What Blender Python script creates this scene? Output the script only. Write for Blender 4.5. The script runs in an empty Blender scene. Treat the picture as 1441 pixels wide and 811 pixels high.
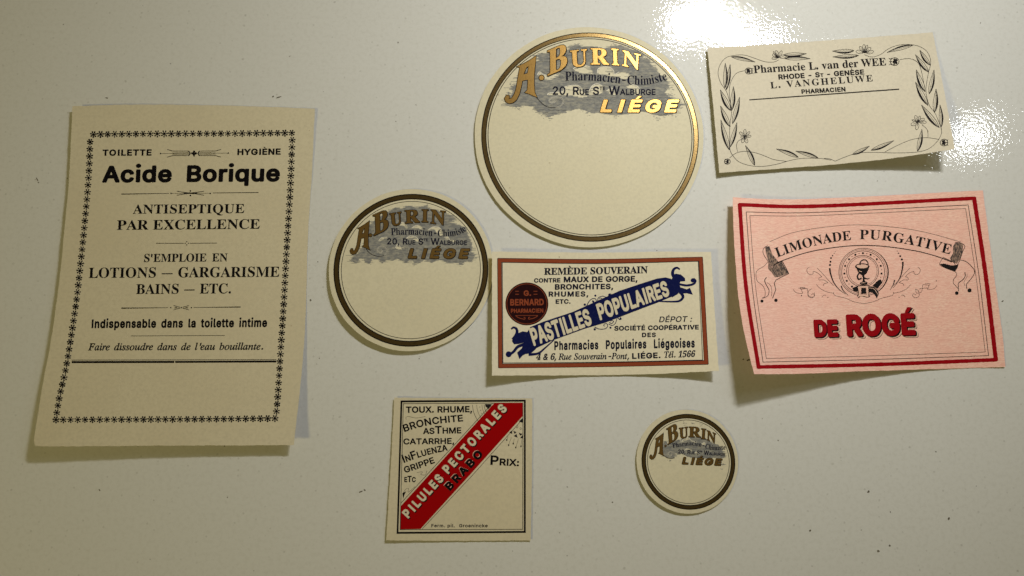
import bpy, math, random
from mathutils import Vector
from mathutils.geometry import tessellate_polygon

random.seed(11)
SC = bpy.context.scene
COL = SC.collection

# ------------------------------------------------------------------ camera
PW, PH = 1441.0, 811.0            # size of the photograph
FPX = 1050.0                      # focal length in its pixels
CAM_H = 0.28                      # the phone is held 28 cm over the table
TILT = math.radians(8.0)
cam = bpy.data.cameras.new('camera')
cam.sensor_width = 36.0
cam.lens = 36.0 * FPX / PW
cam.clip_start = 0.01
cam.clip_end = 50.0
camo = bpy.data.objects.new('camera', cam)
COL.objects.link(camo)
camo.location = (0, 0, CAM_H)
camo.rotation_euler = (TILT, 0, 0)
SC.camera = camo
CT, ST = math.cos(TILT), math.sin(TILT)


def on_plane(px, py, z=0.0):
    """point at height z over the table that the photo shows at (px, py)"""
    dx = (px - PW / 2) / FPX
    dy = -(py - PH / 2) / FPX
    ry = dy * CT + ST
    rz = dy * ST - CT
    t = (z - CAM_H) / rz
    return Vector((dx * t, ry * t, z))


def to_photo(p):
    x, y, z = p[0], p[1], p[2] - CAM_H
    cy = y * CT + z * ST
    cz = -y * ST + z * CT
    return (PW / 2 + FPX * x / -cz, PH / 2 - FPX * cy / -cz)


# ------------------------------------------------------------------ world, lamps, exposure
world = bpy.data.worlds.new('World')
SC.world = world
world.use_nodes = True
bgn = world.node_tree.nodes['Background']
bgn.inputs[0].default_value = (1.0, 0.87, 0.42, 1)
bgn.inputs[1].default_value = 0.040

LAMP_H = 0.35


def disc_lamp(name, loc, aim, size, power, colour, spread=180):
    l = bpy.data.lights.new(name, 'AREA')
    l.shape = 'DISK'
    l.size = size
    l.energy = power
    l.color = colour
    l.spread = math.radians(spread)
    o = bpy.data.objects.new(name, l)
    COL.objects.link(o)
    o.location = loc
    o.rotation_euler = (Vector(aim) - Vector(loc)).to_track_quat('-Z', 'Y').to_euler()
    return o


# a low row of cool white spots over the far right of the table; the glare shows their mirror images
KEY = 0.123
for (gx, gy, pw, sz) in ((962, 32, 1.0, .026), (994, 22, 1.0, .024), (1032, 54, 1.1, .028), (1080, 64, .30, .024),
                         (1160, 105, .10, .036), (1240, 140, .08, .036), (1366, 192, .16, .030)):
    p = on_plane(gx, gy)
    k = 1 + LAMP_H / CAM_H
    disc_lamp('lamp_spot', (p.x * k, p.y * k, LAMP_H), (0.05, 0.10, 0), sz, KEY * pw, (1.0, 0.985, 0.93) if gx < 1050 else (0.93, 0.97, 1.0), 96)
# a weaker warm lamp on the other side, low on the left
disc_lamp('warm_lamp', (-1.10, -0.56, 1.0), (0, 0.05, 0), 0.24, 5.9, (1.0, 0.83, 0.34))

SC.view_settings.view_transform = 'Standard'
SC.view_settings.look = 'None'
SC.view_settings.exposure = 0.14
SC.view_settings.gamma = 1.0
SC.render.engine = 'CYCLES'

# ------------------------------------------------------------------ materials
def new_mat(name):
    m = bpy.data.materials.new(name)
    m.use_nodes = True
    nt = m.node_tree
    return m, nt, nt.nodes['Principled BSDF']


def N(nt, kind, **kw):
    n = nt.nodes.new(kind)
    for k, v in kw.items():
        if k.startswith('in_'):
            n.inputs[k[3:].replace('_', ' ')].default_value = v
        else:
            setattr(n, k, v)
    return n


def rgba(c):
    return (c[0], c[1], c[2], 1.0)


def mixc(nt, fac, a, b, mode='MIX'):
    n = nt.nodes.new('ShaderNodeMix')
    n.data_type = 'RGBA'
    n.blend_type = mode
    for sock, v in ((n.inputs[0], fac), (n.inputs[6], a), (n.inputs[7], b)):
        if hasattr(v, 'is_output'):
            nt.links.new(v, sock)
        elif isinstance(v, (int, float)):
            sock.default_value = v
        else:
            sock.default_value = rgba(v)
    return n.outputs[2]


def ramp(nt, src, lo, hi):
    n = nt.nodes.new('ShaderNodeMapRange')
    n.clamp = True
    n.inputs['From Min'].default_value = lo
    n.inputs['From Max'].default_value = hi
    nt.links.new(src, n.inputs['Value'])
    return n.outputs[0]


def noise(nt, vec, scale, detail=3.0, rough=0.55):
    n = N(nt, 'ShaderNodeTexNoise')
    n.inputs['Scale'].default_value = scale
    n.inputs['Detail'].default_value = detail
    n.inputs['Roughness'].default_value = rough
    nt.links.new(vec, n.inputs['Vector'])
    return n.outputs['Fac']


def obj_vec(nt, scale=(1, 1, 1)):
    tc = N(nt, 'ShaderNodeTexCoord')
    mp = N(nt, 'ShaderNodeMapping')
    mp.inputs['Scale'].default_value = scale
    nt.links.new(tc.outputs['Object'], mp.inputs['Vector'])
    return mp.outputs[0]


def paper_mat(name, base, aged, spot, pattern=None):
    m, nt, b = new_mat(name)
    v = obj_vec(nt)
    c = mixc(nt, ramp(nt, noise(nt, v, 28, 4), .38, .68), base, aged)
    c = mixc(nt, ramp(nt, noise(nt, v, 900, 3), .40, .75), c, tuple(x * .88 for x in base))
    if pattern:
        vs = obj_vec(nt, (1, 2.6, 1))
        wv = N(nt, 'ShaderNodeTexWave', wave_type='BANDS', bands_direction='Y')
        wv.inputs['Scale'].default_value = 145
        wv.inputs['Distortion'].default_value = 11
        wv.inputs['Detail'].default_value = 2.5
        wv.inputs['Detail Scale'].default_value = 2.4
        nt.links.new(vs, wv.inputs['Vector'])
        c = mixc(nt, ramp(nt, noise(nt, v, 130, 4, .65), .42, .66), c, (base[0] * .97, base[1] * .90, base[2] * .88))
        c = mixc(nt, ramp(nt, wv.outputs['Fac'], .25, 1.0), c, pattern)
    sp = ramp(nt, noise(nt, v, 560, 1), .80, .84)
    c = mixc(nt, sp, c, spot)
    nt.links.new(c, b.inputs['Base Color'])
    b.inputs['Roughness'].default_value = .62
    b.inputs['Specular IOR Level'].default_value = .25
    bp = N(nt, 'ShaderNodeBump')
    bp.inputs['Strength'].default_value = .22
    bp.inputs['Distance'].default_value = .0002
    nt.links.new(noise(nt, v, 1400, 4, .65), bp.inputs['Height'])
    nt.links.new(bp.outputs[0], b.inputs['Normal'])
    return m


def ink_mat(name, col, worn, amount=.55, rough=.55, metallic=0.0, scale=1500, lo=.55, hi=.75, streak=(1, 1, 1)):
    m, nt, b = new_mat(name)
    v = obj_vec(nt, streak)
    f = ramp(nt, noise(nt, v, scale, 2), lo, hi)
    mul = N(nt, 'ShaderNodeMath', operation='MULTIPLY')
    nt.links.new(f, mul.inputs[0])
    mul.inputs[1].default_value = amount
    nt.links.new(mixc(nt, mul.outputs[0], col, worn), b.inputs['Base Color'])
    b.inputs['Roughness'].default_value = rough
    b.inputs['Metallic'].default_value = metallic
    b.inputs['Specular IOR Level'].default_value = .03
    if metallic > 0:
        bp = N(nt, 'ShaderNodeBump')
        bp.inputs['Strength'].default_value = .25
        bp.inputs['Distance'].default_value = .00005
        nt.links.new(noise(nt, v, 1800, 3), bp.inputs['Height'])
        nt.links.new(bp.outputs[0], b.inputs['Normal'])
    return m


def table_mat():
    m, nt, b = new_mat('glossy_white_lacquer')
    v = obj_vec(nt)
    c = mixc(nt, ramp(nt, noise(nt, v, 9, 3), .3, .7), (.64, .64, .62), (.655, .655, .637))
    c = mixc(nt, ramp(nt, noise(nt, v, 650, 4, .7), .46, .80), c, (.575, .572, .545))
    # sparse dust and small dark marks
    for sc_, r0, r1, dark, thr in ((170, .05, .10, .32, .66), (48, .018, .030, .55, .60), (380, .10, .18, .22, .50)):
        vo = N(nt, 'ShaderNodeTexVoronoi', feature='F1')
        vo.inputs['Scale'].default_value = sc_
        vo.inputs['Randomness'].default_value = 1.0
        wob = N(nt, 'ShaderNodeTexNoise')
        wob.inputs['Scale'].default_value = sc_ * 5
        nt.links.new(v, wob.inputs['Vector'])
        add = N(nt, 'ShaderNodeVectorMath', operation='MULTIPLY_ADD')
        nt.links.new(wob.outputs['Color'], add.inputs[0])
        add.inputs[1].default_value = (.12 / sc_,) * 3
        nt.links.new(v, add.inputs[2])
        nt.links.new(add.outputs[0], vo.inputs['Vector'])
        near = N(nt, 'ShaderNodeMapRange')
        near.clamp = True
        near.inputs['From Min'].default_value = r1
        near.inputs['From Max'].default_value = r0
        nt.links.new(vo.outputs['Distance'], near.inputs['Value'])
        sep = N(nt, 'ShaderNodeSeparateColor')
        nt.links.new(vo.outputs['Color'], sep.inputs[0])
        pick = ramp(nt, sep.outputs[0], thr, thr + .3)
        mu = N(nt, 'ShaderNodeMath', operation='MULTIPLY')
        nt.links.new(near.outputs[0], mu.inputs[0])
        nt.links.new(pick, mu.inputs[1])
        mu2 = N(nt, 'ShaderNodeMath', operation='MULTIPLY')
        nt.links.new(mu.outputs[0], mu2.inputs[0])
        mu2.inputs[1].default_value = dark
        c = mixc(nt, mu2.outputs[0], c, (.16, .15, .12))
    nt.links.new(c, b.inputs['Base Color'])
    b.inputs['Roughness'].default_value = .55
    b.inputs['Specular IOR Level'].default_value = .1
    b.inputs['Coat Weight'].default_value = 1.0
    b.inputs['Coat Roughness'].default_value = .042
    b.inputs['Coat IOR'].default_value = 1.42
    bp = N(nt, 'ShaderNodeBump')          # orange-peel skin of the lacquer
    bp.inputs['Strength'].default_value = .36
    bp.inputs['Distance'].default_value = .00011
    nt.links.new(noise(nt, v, 860, 1.2, .5), bp.inputs['Height'])
    nt.links.new(bp.outputs[0], b.inputs['Coat Normal'])
    return m


CREAM = (.635, .57, .415)
M = {}
M['table'] = table_mat()
M['cream'] = paper_mat('aged_cream_paper', CREAM, (.61, .54, .385), (.36, .28, .16))
M['ivory'] = paper_mat('glazed_ivory_paper', (.655, .60, .44), (.635, .575, .41), (.36, .29, .17))
M['buff'] = paper_mat('buff_card', (.635, .575, .455), (.61, .545, .42), (.35, .27, .17))
M['pale'] = paper_mat('pale_cream_paper', (.735, .67, .51), (.71, .64, .48), (.4, .32, .2))
M['pink'] = paper_mat('pink_moire_paper', (.90, .57, .475), (.89, .60, .47), (.60, .32, .23), (.79, .44, .36))
M['black'] = ink_mat('black_ink', (.006, .005, .006), (.035, .03, .025), .3)
M['soft'] = ink_mat('grey_black_ink', (.013, .011, .012), (.11, .09, .07), .3)
M['navy'] = ink_mat('navy_ink', (.005, .008, .060), (.025, .03, .10), .4)
M['darknavy'] = ink_mat('blue_black_ink', (.007, .008, .022), (.09, .08, .075), .3)
M['brick'] = ink_mat('brick_red_ink', (.24, .052, .022), (.31, .085, .04), .6)
M['red'] = ink_mat('bright_red_ink', (.32, .001, .002), (.26, .004, .005), .5)
M['crimson'] = ink_mat('crimson_ink', (.29, .003, .007), (.40, .04, .04), .25)
M['maroon'] = ink_mat('maroon_black_ink', (.018, .004, .005), (.045, .009, .009), .5)
M['gold'] = ink_mat('bronze_gold_ink', (.40, .235, .07), (.25, .145, .045), .6, .30, .84)
M['ring'] = ink_mat('dark_bronze_ring_ink', (.34, .225, .09), (.15, .095, .04), .8, .24, .94)
M['cloud'] = ink_mat('grey_blue_engraving_ink', (.20, .20, .195), (.44, .41, .32), .7, .6, 0, 600, .40, .76, (1, 2.4, 1))
M['white'] = ink_mat('unprinted_cream', (.66, .59, .44), (.58, .5, .36), .5)
M['bright'] = ink_mat('bright_unprinted_paper', (.74, .70, .60), (.66, .61, .48), .5)
M['palepink'] = ink_mat('unprinted_pink', (.76, .49, .38), (.7, .44, .34), .5)
M['dust'] = ink_mat('brown_grey_dust', (.12, .105, .08), (.30, .28, .22), .8, .8)
M['grey'] = ink_mat('fine_hatching_ink', (.055, .045, .045), (.38, .25, .19), .95, .6, 0, 900, .40, .62, (3, 1, 1))

# ------------------------------------------------------------------ glyph outlines: advance, loops of x, y steps (cap height = 160)
OUT = {}
OUT['S'] = {
 'A': (153, [[79,164,-7,0,-57,-143,-7,-10,-5,-4,-6,-1,0,-6,48,0,0,6,-14,3,-4,3,-1,5,1,7,9,22,53,0,11,-30,-2,-4,-3,-3,-15,-3,0,-6,76,0,0,6,-7,2,-5,4], [40,56,22,56,23,-56]]),
 'B': (156, [[77,160,-72,0,0,-6,15,-3,3,-4,3,-13,0,-111,-4,-12,-6,-3,-10,-2,0,-6,92,1,23,6,9,5,8,7,5,8,3,9,1,10,-3,15,-9,11,-14,9,-20,6,17,5,12,8,7,10,2,13,-4,16,-11,12,-20,7], [76,152,11,-1,8,-6,4,-10,1,-14,-2,-15,-5,-10,-5,-3,-13,-4,-11,-1,1,59,2,4], [64,81,14,0,14,-4,5,-4,7,-11,2,-17,-2,-16,-5,-12,-8,-6,-13,-3,-7,1,-4,3,-3,7]]),
 'C': (164, [[99,163,-19,0,-22,-6,-9,-4,-17,-13,-12,-17,-5,-9,-5,-22,0,-24,5,-21,5,-10,12,-17,16,-13,20,-8,22,-3,20,2,18,7,16,11,13,15,-6,6,-12,-12,-13,-9,-14,-6,-14,-2,-21,5,-15,13,-9,22,-2,32,2,33,8,24,14,14,18,5,17,-3,15,-10,13,-15,9,-20,6,0,0,56,-6,0,-4,-8,-7,-3]]),
 'D': (174, [[5,160,0,-6,10,-1,6,-3,5,-12,0,-117,-4,-11,-6,-3,-9,-1,0,-6,73,0,37,5,26,15,16,25,5,35,-1,18,-4,16,-7,14,-10,11,-12,9,-15,7,-17,4], [78,152,20,-4,14,-14,8,-22,3,-32,-3,-31,-8,-23,-6,-7,-8,-6,-9,-3,-18,-1,-4,3,-3,9,0,119,3,9,4,2]]),
 'E': (155, [[140,160,-134,0,0,-6,9,-1,7,-4,4,-12,0,-115,-4,-12,-7,-3,-10,-1,0,-6,136,0,10,50,-7,0,-6,-13,-12,-15,-10,-6,-12,-4,-28,-2,-6,1,-4,3,-2,6,0,58,17,-2,10,-5,5,-7,5,-22,6,0,0,79,-6,0,-4,-16,-6,-10,-4,-4,-12,-4,-11,-1,1,59,2,4,14,2,23,-2,16,-6,10,-12,5,-19,5,0]]),
 'G': (178, [[100,163,-21,0,-21,-5,-9,-5,-16,-13,-13,-16,-4,-10,-6,-22,0,-24,6,-22,4,-10,13,-17,8,-6,19,-11,10,-3,24,-3,32,4,31,10,0,40,3,10,6,3,10,1,0,6,-79,0,0,-6,12,-1,7,-3,4,-10,0,-30,-3,-8,-5,-5,-15,-3,-10,2,-9,3,-8,6,-7,9,-5,10,-4,13,-3,33,3,33,8,24,13,14,19,5,11,-2,11,-4,9,-7,9,-10,8,-11,5,-14,7,0,0,56,-7,0,-4,-8,-3,-2,-7,0,-14,5]]),
 'H': (184, [[85,160,-79,0,0,-6,10,-2,6,-3,4,-11,0,-116,-4,-11,-6,-3,-11,-2,0,-6,80,0,0,6,-10,2,-7,3,-4,11,0,56,56,0,0,-56,-4,-11,-7,-3,-10,-2,0,-6,79,0,0,6,-10,2,-6,4,-4,11,0,116,4,10,6,3,10,2,0,6,-79,0,0,-6,14,-2,3,-3,3,-6,1,-55,-56,0,1,55,3,6,4,3,13,2]]),
 'I': (92, [[86,160,-81,0,0,-6,11,-1,6,-3,4,-9,0,-120,-2,-7,-9,-6,-10,-2,0,-6,81,0,0,6,-14,3,-5,5,-3,10,0,117,3,7,8,5,11,1]]),
 'L': (150, [[88,160,-82,0,0,-6,10,-1,6,-4,4,-10,0,-117,-4,-11,-6,-3,-11,-2,0,-6,136,0,9,54,-6,0,-7,-15,-7,-11,-9,-8,-10,-6,-13,-3,-16,-1,-12,1,-3,2,-2,6,0,125,4,6,4,2,15,2]]),
 'M': (223, [[65,160,-60,0,0,-6,14,-2,5,-4,2,-10,0,-116,-4,-11,-7,-3,-10,-2,0,-6,54,0,0,6,-10,1,-7,3,-5,12,0,115,58,-137,6,0,59,140,-1,-122,-3,-7,-4,-2,-13,-3,0,-6,78,0,0,6,-15,3,-3,4,-2,12,0,113,4,11,6,3,10,2,0,6,-59,0,-47,-110]]),
 'N': (173, [[55,160,-49,0,0,-6,7,-2,14,-16,-1,-119,-3,-6,-4,-3,-13,-2,0,-6,53,0,0,6,-11,2,-6,3,-4,11,0,101,104,-127,6,0,0,142,4,11,6,4,10,1,0,6,-52,0,0,-6,14,-2,3,-3,3,-6,1,-84]]),
 'O': (185, [[102,163,-18,0,-24,-6,-21,-12,-16,-18,-10,-22,-3,-16,0,-18,3,-16,10,-22,10,-13,12,-10,22,-10,16,-3,17,0,17,3,22,10,12,10,10,13,11,22,3,16,0,18,-3,17,-11,22,-9,12,-13,10,-21,10], [74,151,17,5,10,-1,8,-4,7,-6,6,-8,9,-24,2,-33,-2,-33,-8,-24,-12,-14,-18,-5,-9,1,-8,4,-8,6,-6,9,-8,23,-3,33,2,33,8,24]]),
 'P': (147, [[6,160,0,-6,10,-2,6,-3,4,-11,0,-116,-4,-11,-6,-3,-11,-2,0,-6,80,0,0,6,-10,2,-7,3,-4,11,0,50,35,1,22,6,8,5,11,14,4,19,-2,12,-5,11,-8,8,-11,7,-29,5], [83,151,10,-4,6,-9,3,-14,0,-17,-3,-14,-8,-8,-12,-4,-15,0,0,62,2,6,4,2]]),
 'Q': (185, [[102,163,-18,0,-24,-6,-21,-12,-16,-18,-7,-14,-5,-16,-1,-17,3,-27,12,-23,11,-12,13,-11,17,-7,11,-18,15,-13,19,-7,22,-3,20,2,21,7,-1,6,-17,-2,-12,1,-11,6,-9,9,-8,12,25,12,10,8,9,10,6,11,5,12,4,27,-1,17,-5,17,-8,14,-9,12,-13,10,-21,10], [74,151,17,5,10,-1,8,-4,7,-6,6,-8,9,-24,3,-33,-3,-33,-8,-24,-12,-14,-18,-5,-9,1,-8,4,-7,6,-7,9,-8,23,-3,33,2,33,8,24]]),
 'R': (166, [[6,160,0,-6,10,-2,6,-3,4,-11,0,-116,-4,-11,-6,-3,-11,-2,0,-6,80,0,0,6,-10,2,-7,3,-4,11,0,53,7,0,48,-75,50,0,0,6,-8,2,-5,5,-45,66,15,6,12,8,6,11,3,14,-2,10,-3,8,-5,8,-8,6,-10,4,-26,5], [79,152,12,-3,9,-6,5,-10,2,-15,-2,-16,-7,-11,-5,-4,-13,-4,-16,-1,0,58,3,8,4,3]]),
 'S': (137, [[65,164,-19,-4,-15,-9,-7,-10,-5,-11,-2,-13,3,-16,3,-6,9,-12,16,-11,39,-21,6,-6,4,-6,1,-8,-2,-10,-6,-8,-9,-6,-12,-2,-17,3,-13,9,-10,16,-7,22,-7,0,0,-59,6,0,3,6,6,2,23,-6,23,-1,16,3,13,6,10,9,7,11,4,21,-3,19,-5,8,-6,8,-16,10,-35,17,-9,6,-8,10,-2,9,2,9,9,10,15,3,10,-1,9,-4,9,-7,7,-9,6,-11,4,-12,6,0,0,52,-6,0,-3,-6,-5,-2,-24,6]]),
 'T': (149, [[4,160,0,-48,6,0,4,17,9,13,6,4,15,6,11,0,-1,-130,-4,-11,-7,-4,-11,-1,0,-6,83,0,0,6,-11,1,-7,4,-4,11,0,130,19,-2,13,-8,9,-13,4,-18,6,0,0,49]]),
 'U': (173, [[84,160,-79,0,0,-6,10,-2,6,-3,4,-11,2,-98,2,-12,5,-10,6,-8,8,-6,11,-5,13,-3,30,1,12,2,11,5,8,7,7,10,5,11,2,15,2,91,3,10,6,4,9,2,0,6,-52,0,0,-6,12,-2,6,-3,5,-11,0,-82,-3,-21,-8,-15,-12,-9,-18,-3,-15,2,-6,4,-8,10,-4,15,0,104,3,6,4,3,13,2]]),
 'V': (150, [[74,160,-79,0,0,-6,8,-2,5,-4,8,-14,59,-138,6,0,58,148,4,6,6,3,6,1,0,6,-50,0,0,-6,15,-2,3,-3,1,-10,-33,-89,-37,94,1,5,3,3,16,2]]),
 'W': (215, [[63,160,-68,0,0,-6,8,-2,7,-10,50,-146,7,0,44,113,39,-113,7,0,48,146,8,10,6,2,0,6,-42,0,0,-6,7,-1,7,-3,2,-10,-26,-82,-29,87,1,4,3,3,12,2,0,6,-74,0,0,-6,14,-3,5,-7,7,-20,-28,-70,-26,77,-3,13,1,5,3,3,10,2]]),
 'X': (165, [[86,160,-81,0,0,-6,6,-1,11,-9,46,-71,-43,-57,-14,-9,-7,-1,0,-6,57,0,0,6,-13,3,-3,3,-1,4,2,9,28,39,25,-40,3,-10,-1,-3,-3,-3,-14,-2,0,-6,79,0,0,6,-6,1,-8,7,-50,79,30,44,8,8,9,6,15,3,0,6,-58,0,0,-6,12,-2,3,-3,1,-4,-3,-10,-23,-33,-24,37,-2,7,1,3,6,5,12,0]]),
 'a': (121, [[57,112,-13,-1,-11,-3,-9,-4,-7,-6,-4,-7,-1,-8,1,-7,5,-7,6,-2,12,2,5,4,2,5,0,5,-6,13,3,6,12,2,8,-1,6,-4,4,-10,0,-22,-28,-9,-20,-10,-11,-12,-4,-14,2,-10,5,-8,9,-5,11,-2,19,4,17,11,2,-7,4,-5,6,-3,7,-1,14,4,13,10,-3,5,-5,-3,-4,1,-2,70,-5,14,-4,6,-15,7], [57,55,13,4,0,-37,-9,-8,-8,-2,-5,1,-4,3,-2,13,1,11,6,9]]),
 'c': (103, [[69,112,-15,0,-14,-4,-17,-13,-9,-12,-5,-14,-2,-16,1,-16,5,-13,8,-12,9,-8,12,-6,13,-2,13,2,12,5,11,7,9,11,-5,4,-11,-9,-12,-3,-14,4,-10,10,-6,16,-3,23,2,17,3,12,7,7,8,2,8,-2,2,-3,1,-18,2,-5,5,-3,6,-1,8,2,4,4,2,8,-2,10,-3,5,-9,7]]),
 'd': (130, [[112,160,-50,0,0,-6,7,-1,7,-4,2,-5,0,-46,-12,10,-15,4,-12,-2,-15,-10,-8,-10,-6,-14,-3,-16,0,-16,3,-14,5,-13,8,-9,14,-10,12,-2,9,2,8,3,7,5,5,8,0,-18,25,6,21,2,0,6,-9,3,-2,3], [61,99,6,-1,8,-5,3,-8,0,-58,-3,-7,-7,-8,-5,-2,-8,1,-7,5,-4,11,-2,16,0,22,2,17,4,11,4,3]]),
 'e': (106, [[55,112,-13,-2,-11,-5,-10,-9,-11,-18,-3,-15,0,-16,3,-16,10,-19,10,-8,11,-6,13,-2,14,2,12,6,11,9,9,12,-5,5,-12,-11,-13,-4,-12,3,-9,8,-6,13,-2,19,58,0,0,14,-6,19,-12,13,-8,4], [50,102,7,2,7,-1,5,-10,2,-26,-30,0,1,19,3,10]]),
 'h': (134, [[52,160,-45,0,0,-5,8,-3,3,-8,0,-128,-2,-7,-10,-3,0,-6,57,0,0,6,-7,2,-4,8,0,67,9,9,10,3,8,-2,3,-12,0,-68,-5,-6,-6,-1,0,-6,57,0,0,6,-8,2,-4,8,0,58,-2,17,-6,11,-9,8,-14,2,-9,-1,-9,-4,-8,-5,-7,-8]]),
 'i': (70, [[39,163,-7,0,-7,-3,-4,-5,-3,-6,0,-8,3,-6,4,-5,7,-2,7,0,6,2,5,5,3,6,0,8,-3,6,-5,5], [52,109,-45,0,0,-6,9,-3,2,-8,0,-76,-2,-7,-10,-3,0,-6,57,0,0,6,-7,2,-4,8]]),
 'm': (195, [[94,111,-11,1,-9,-1,-8,-4,-8,-6,-7,-8,0,16,-44,0,0,-6,8,-2,3,-9,0,-76,-2,-7,-10,-3,0,-6,56,0,0,6,-7,2,-3,8,-1,67,9,9,10,3,8,-2,3,-12,0,-65,-3,-8,-8,-2,0,-6,55,0,0,6,-7,2,-4,8,0,67,9,9,10,3,7,-2,4,-12,0,-65,-4,-8,-7,-2,0,-6,55,0,0,6,-7,2,-4,8,0,58,-2,17,-6,11,-9,8,-13,2,-10,-1,-9,-4,-8,-6,-7,-9,-4,9,-6,6]]),
 'n': (134, [[99,110,-14,2,-9,-1,-9,-4,-8,-5,-7,-8,0,15,-45,0,0,-6,8,-2,3,-9,0,-76,-2,-7,-10,-3,0,-6,57,0,0,6,-7,2,-4,8,0,67,9,9,10,3,8,-2,3,-12,0,-68,-5,-6,-6,-1,0,-6,57,0,0,6,-8,2,-4,8,0,58,-2,17,-6,11]]),
 'r': (101, [[87,112,-9,-1,-12,-5,-8,-8,-7,-10,0,21,-44,0,0,-6,9,-3,2,-7,0,-77,-2,-7,-10,-3,0,-6,63,0,0,6,-13,3,-3,7,0,57,2,8,6,9,5,1,4,-1,8,-9,9,-3,9,3,3,4,3,8,-2,8,-6,8]]),
 'v': (108, [[58,109,-59,0,0,-6,7,-2,5,-7,39,-98,6,0,42,102,3,3,6,3,0,5,-35,0,0,-6,9,-2,4,-5,-20,-53,-20,54,1,3,5,3,7,0]]),
 '1': (132, [[89,169,-26,0,-33,-22,-20,-8,1,-7,3,-6,4,-3,9,-1,7,3,20,21,0,-122,-2,-6,-2,-4,-5,-1,-22,0,0,-13,97,0,0,13,-22,0,-5,2,-4,9]]),
 '4': (132, [[70,168,-67,-110,0,-14,65,0,0,-20,-3,-7,-5,-3,-18,-1,0,-13,83,0,0,13,-13,1,-6,3,-3,7,0,20,24,0,0,15,-24,0,0,109], [70,146,-2,-87,-48,0,35,60]]),
 '5': (132, [[22,168,-8,-81,11,-4,11,3,15,1,14,-2,10,-7,6,-11,2,-15,-1,-13,-3,-10,-4,-7,-6,-4,-15,-4,-8,1,-7,3,-8,11,-3,13,-7,-1,-6,-3,-4,-5,-2,-7,2,-7,3,-7,6,-6,9,-4,13,-3,16,-1,21,2,20,10,8,7,7,9,4,12,1,14,-1,12,-3,10,-5,9,-7,7,-19,9,-25,3,-26,-3,4,44,52,-1,6,-3,4,-13,13,0,-1,42]]),
 '6': (132, [[78,171,-16,-2,-14,-5,-11,-9,-10,-11,-7,-14,-5,-16,-3,-17,-1,-19,1,-25,6,-20,9,-16,11,-11,15,-6,16,-2,13,1,11,3,9,5,8,6,6,9,7,20,0,23,-7,18,-12,13,-17,7,-22,0,-8,-2,-13,-6,3,26,7,20,9,12,6,3,7,1,5,-1,4,-4,5,-11,1,-15,14,2,8,4,5,6,2,7,-4,13,-6,5,-8,4,-10,3], [68,89,9,-2,7,-7,5,-19,0,-18,-3,-15,-5,-10,-7,-4,-9,0,-5,3,-8,11,-6,20,-2,30,4,4,13,6]]),
}
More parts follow.
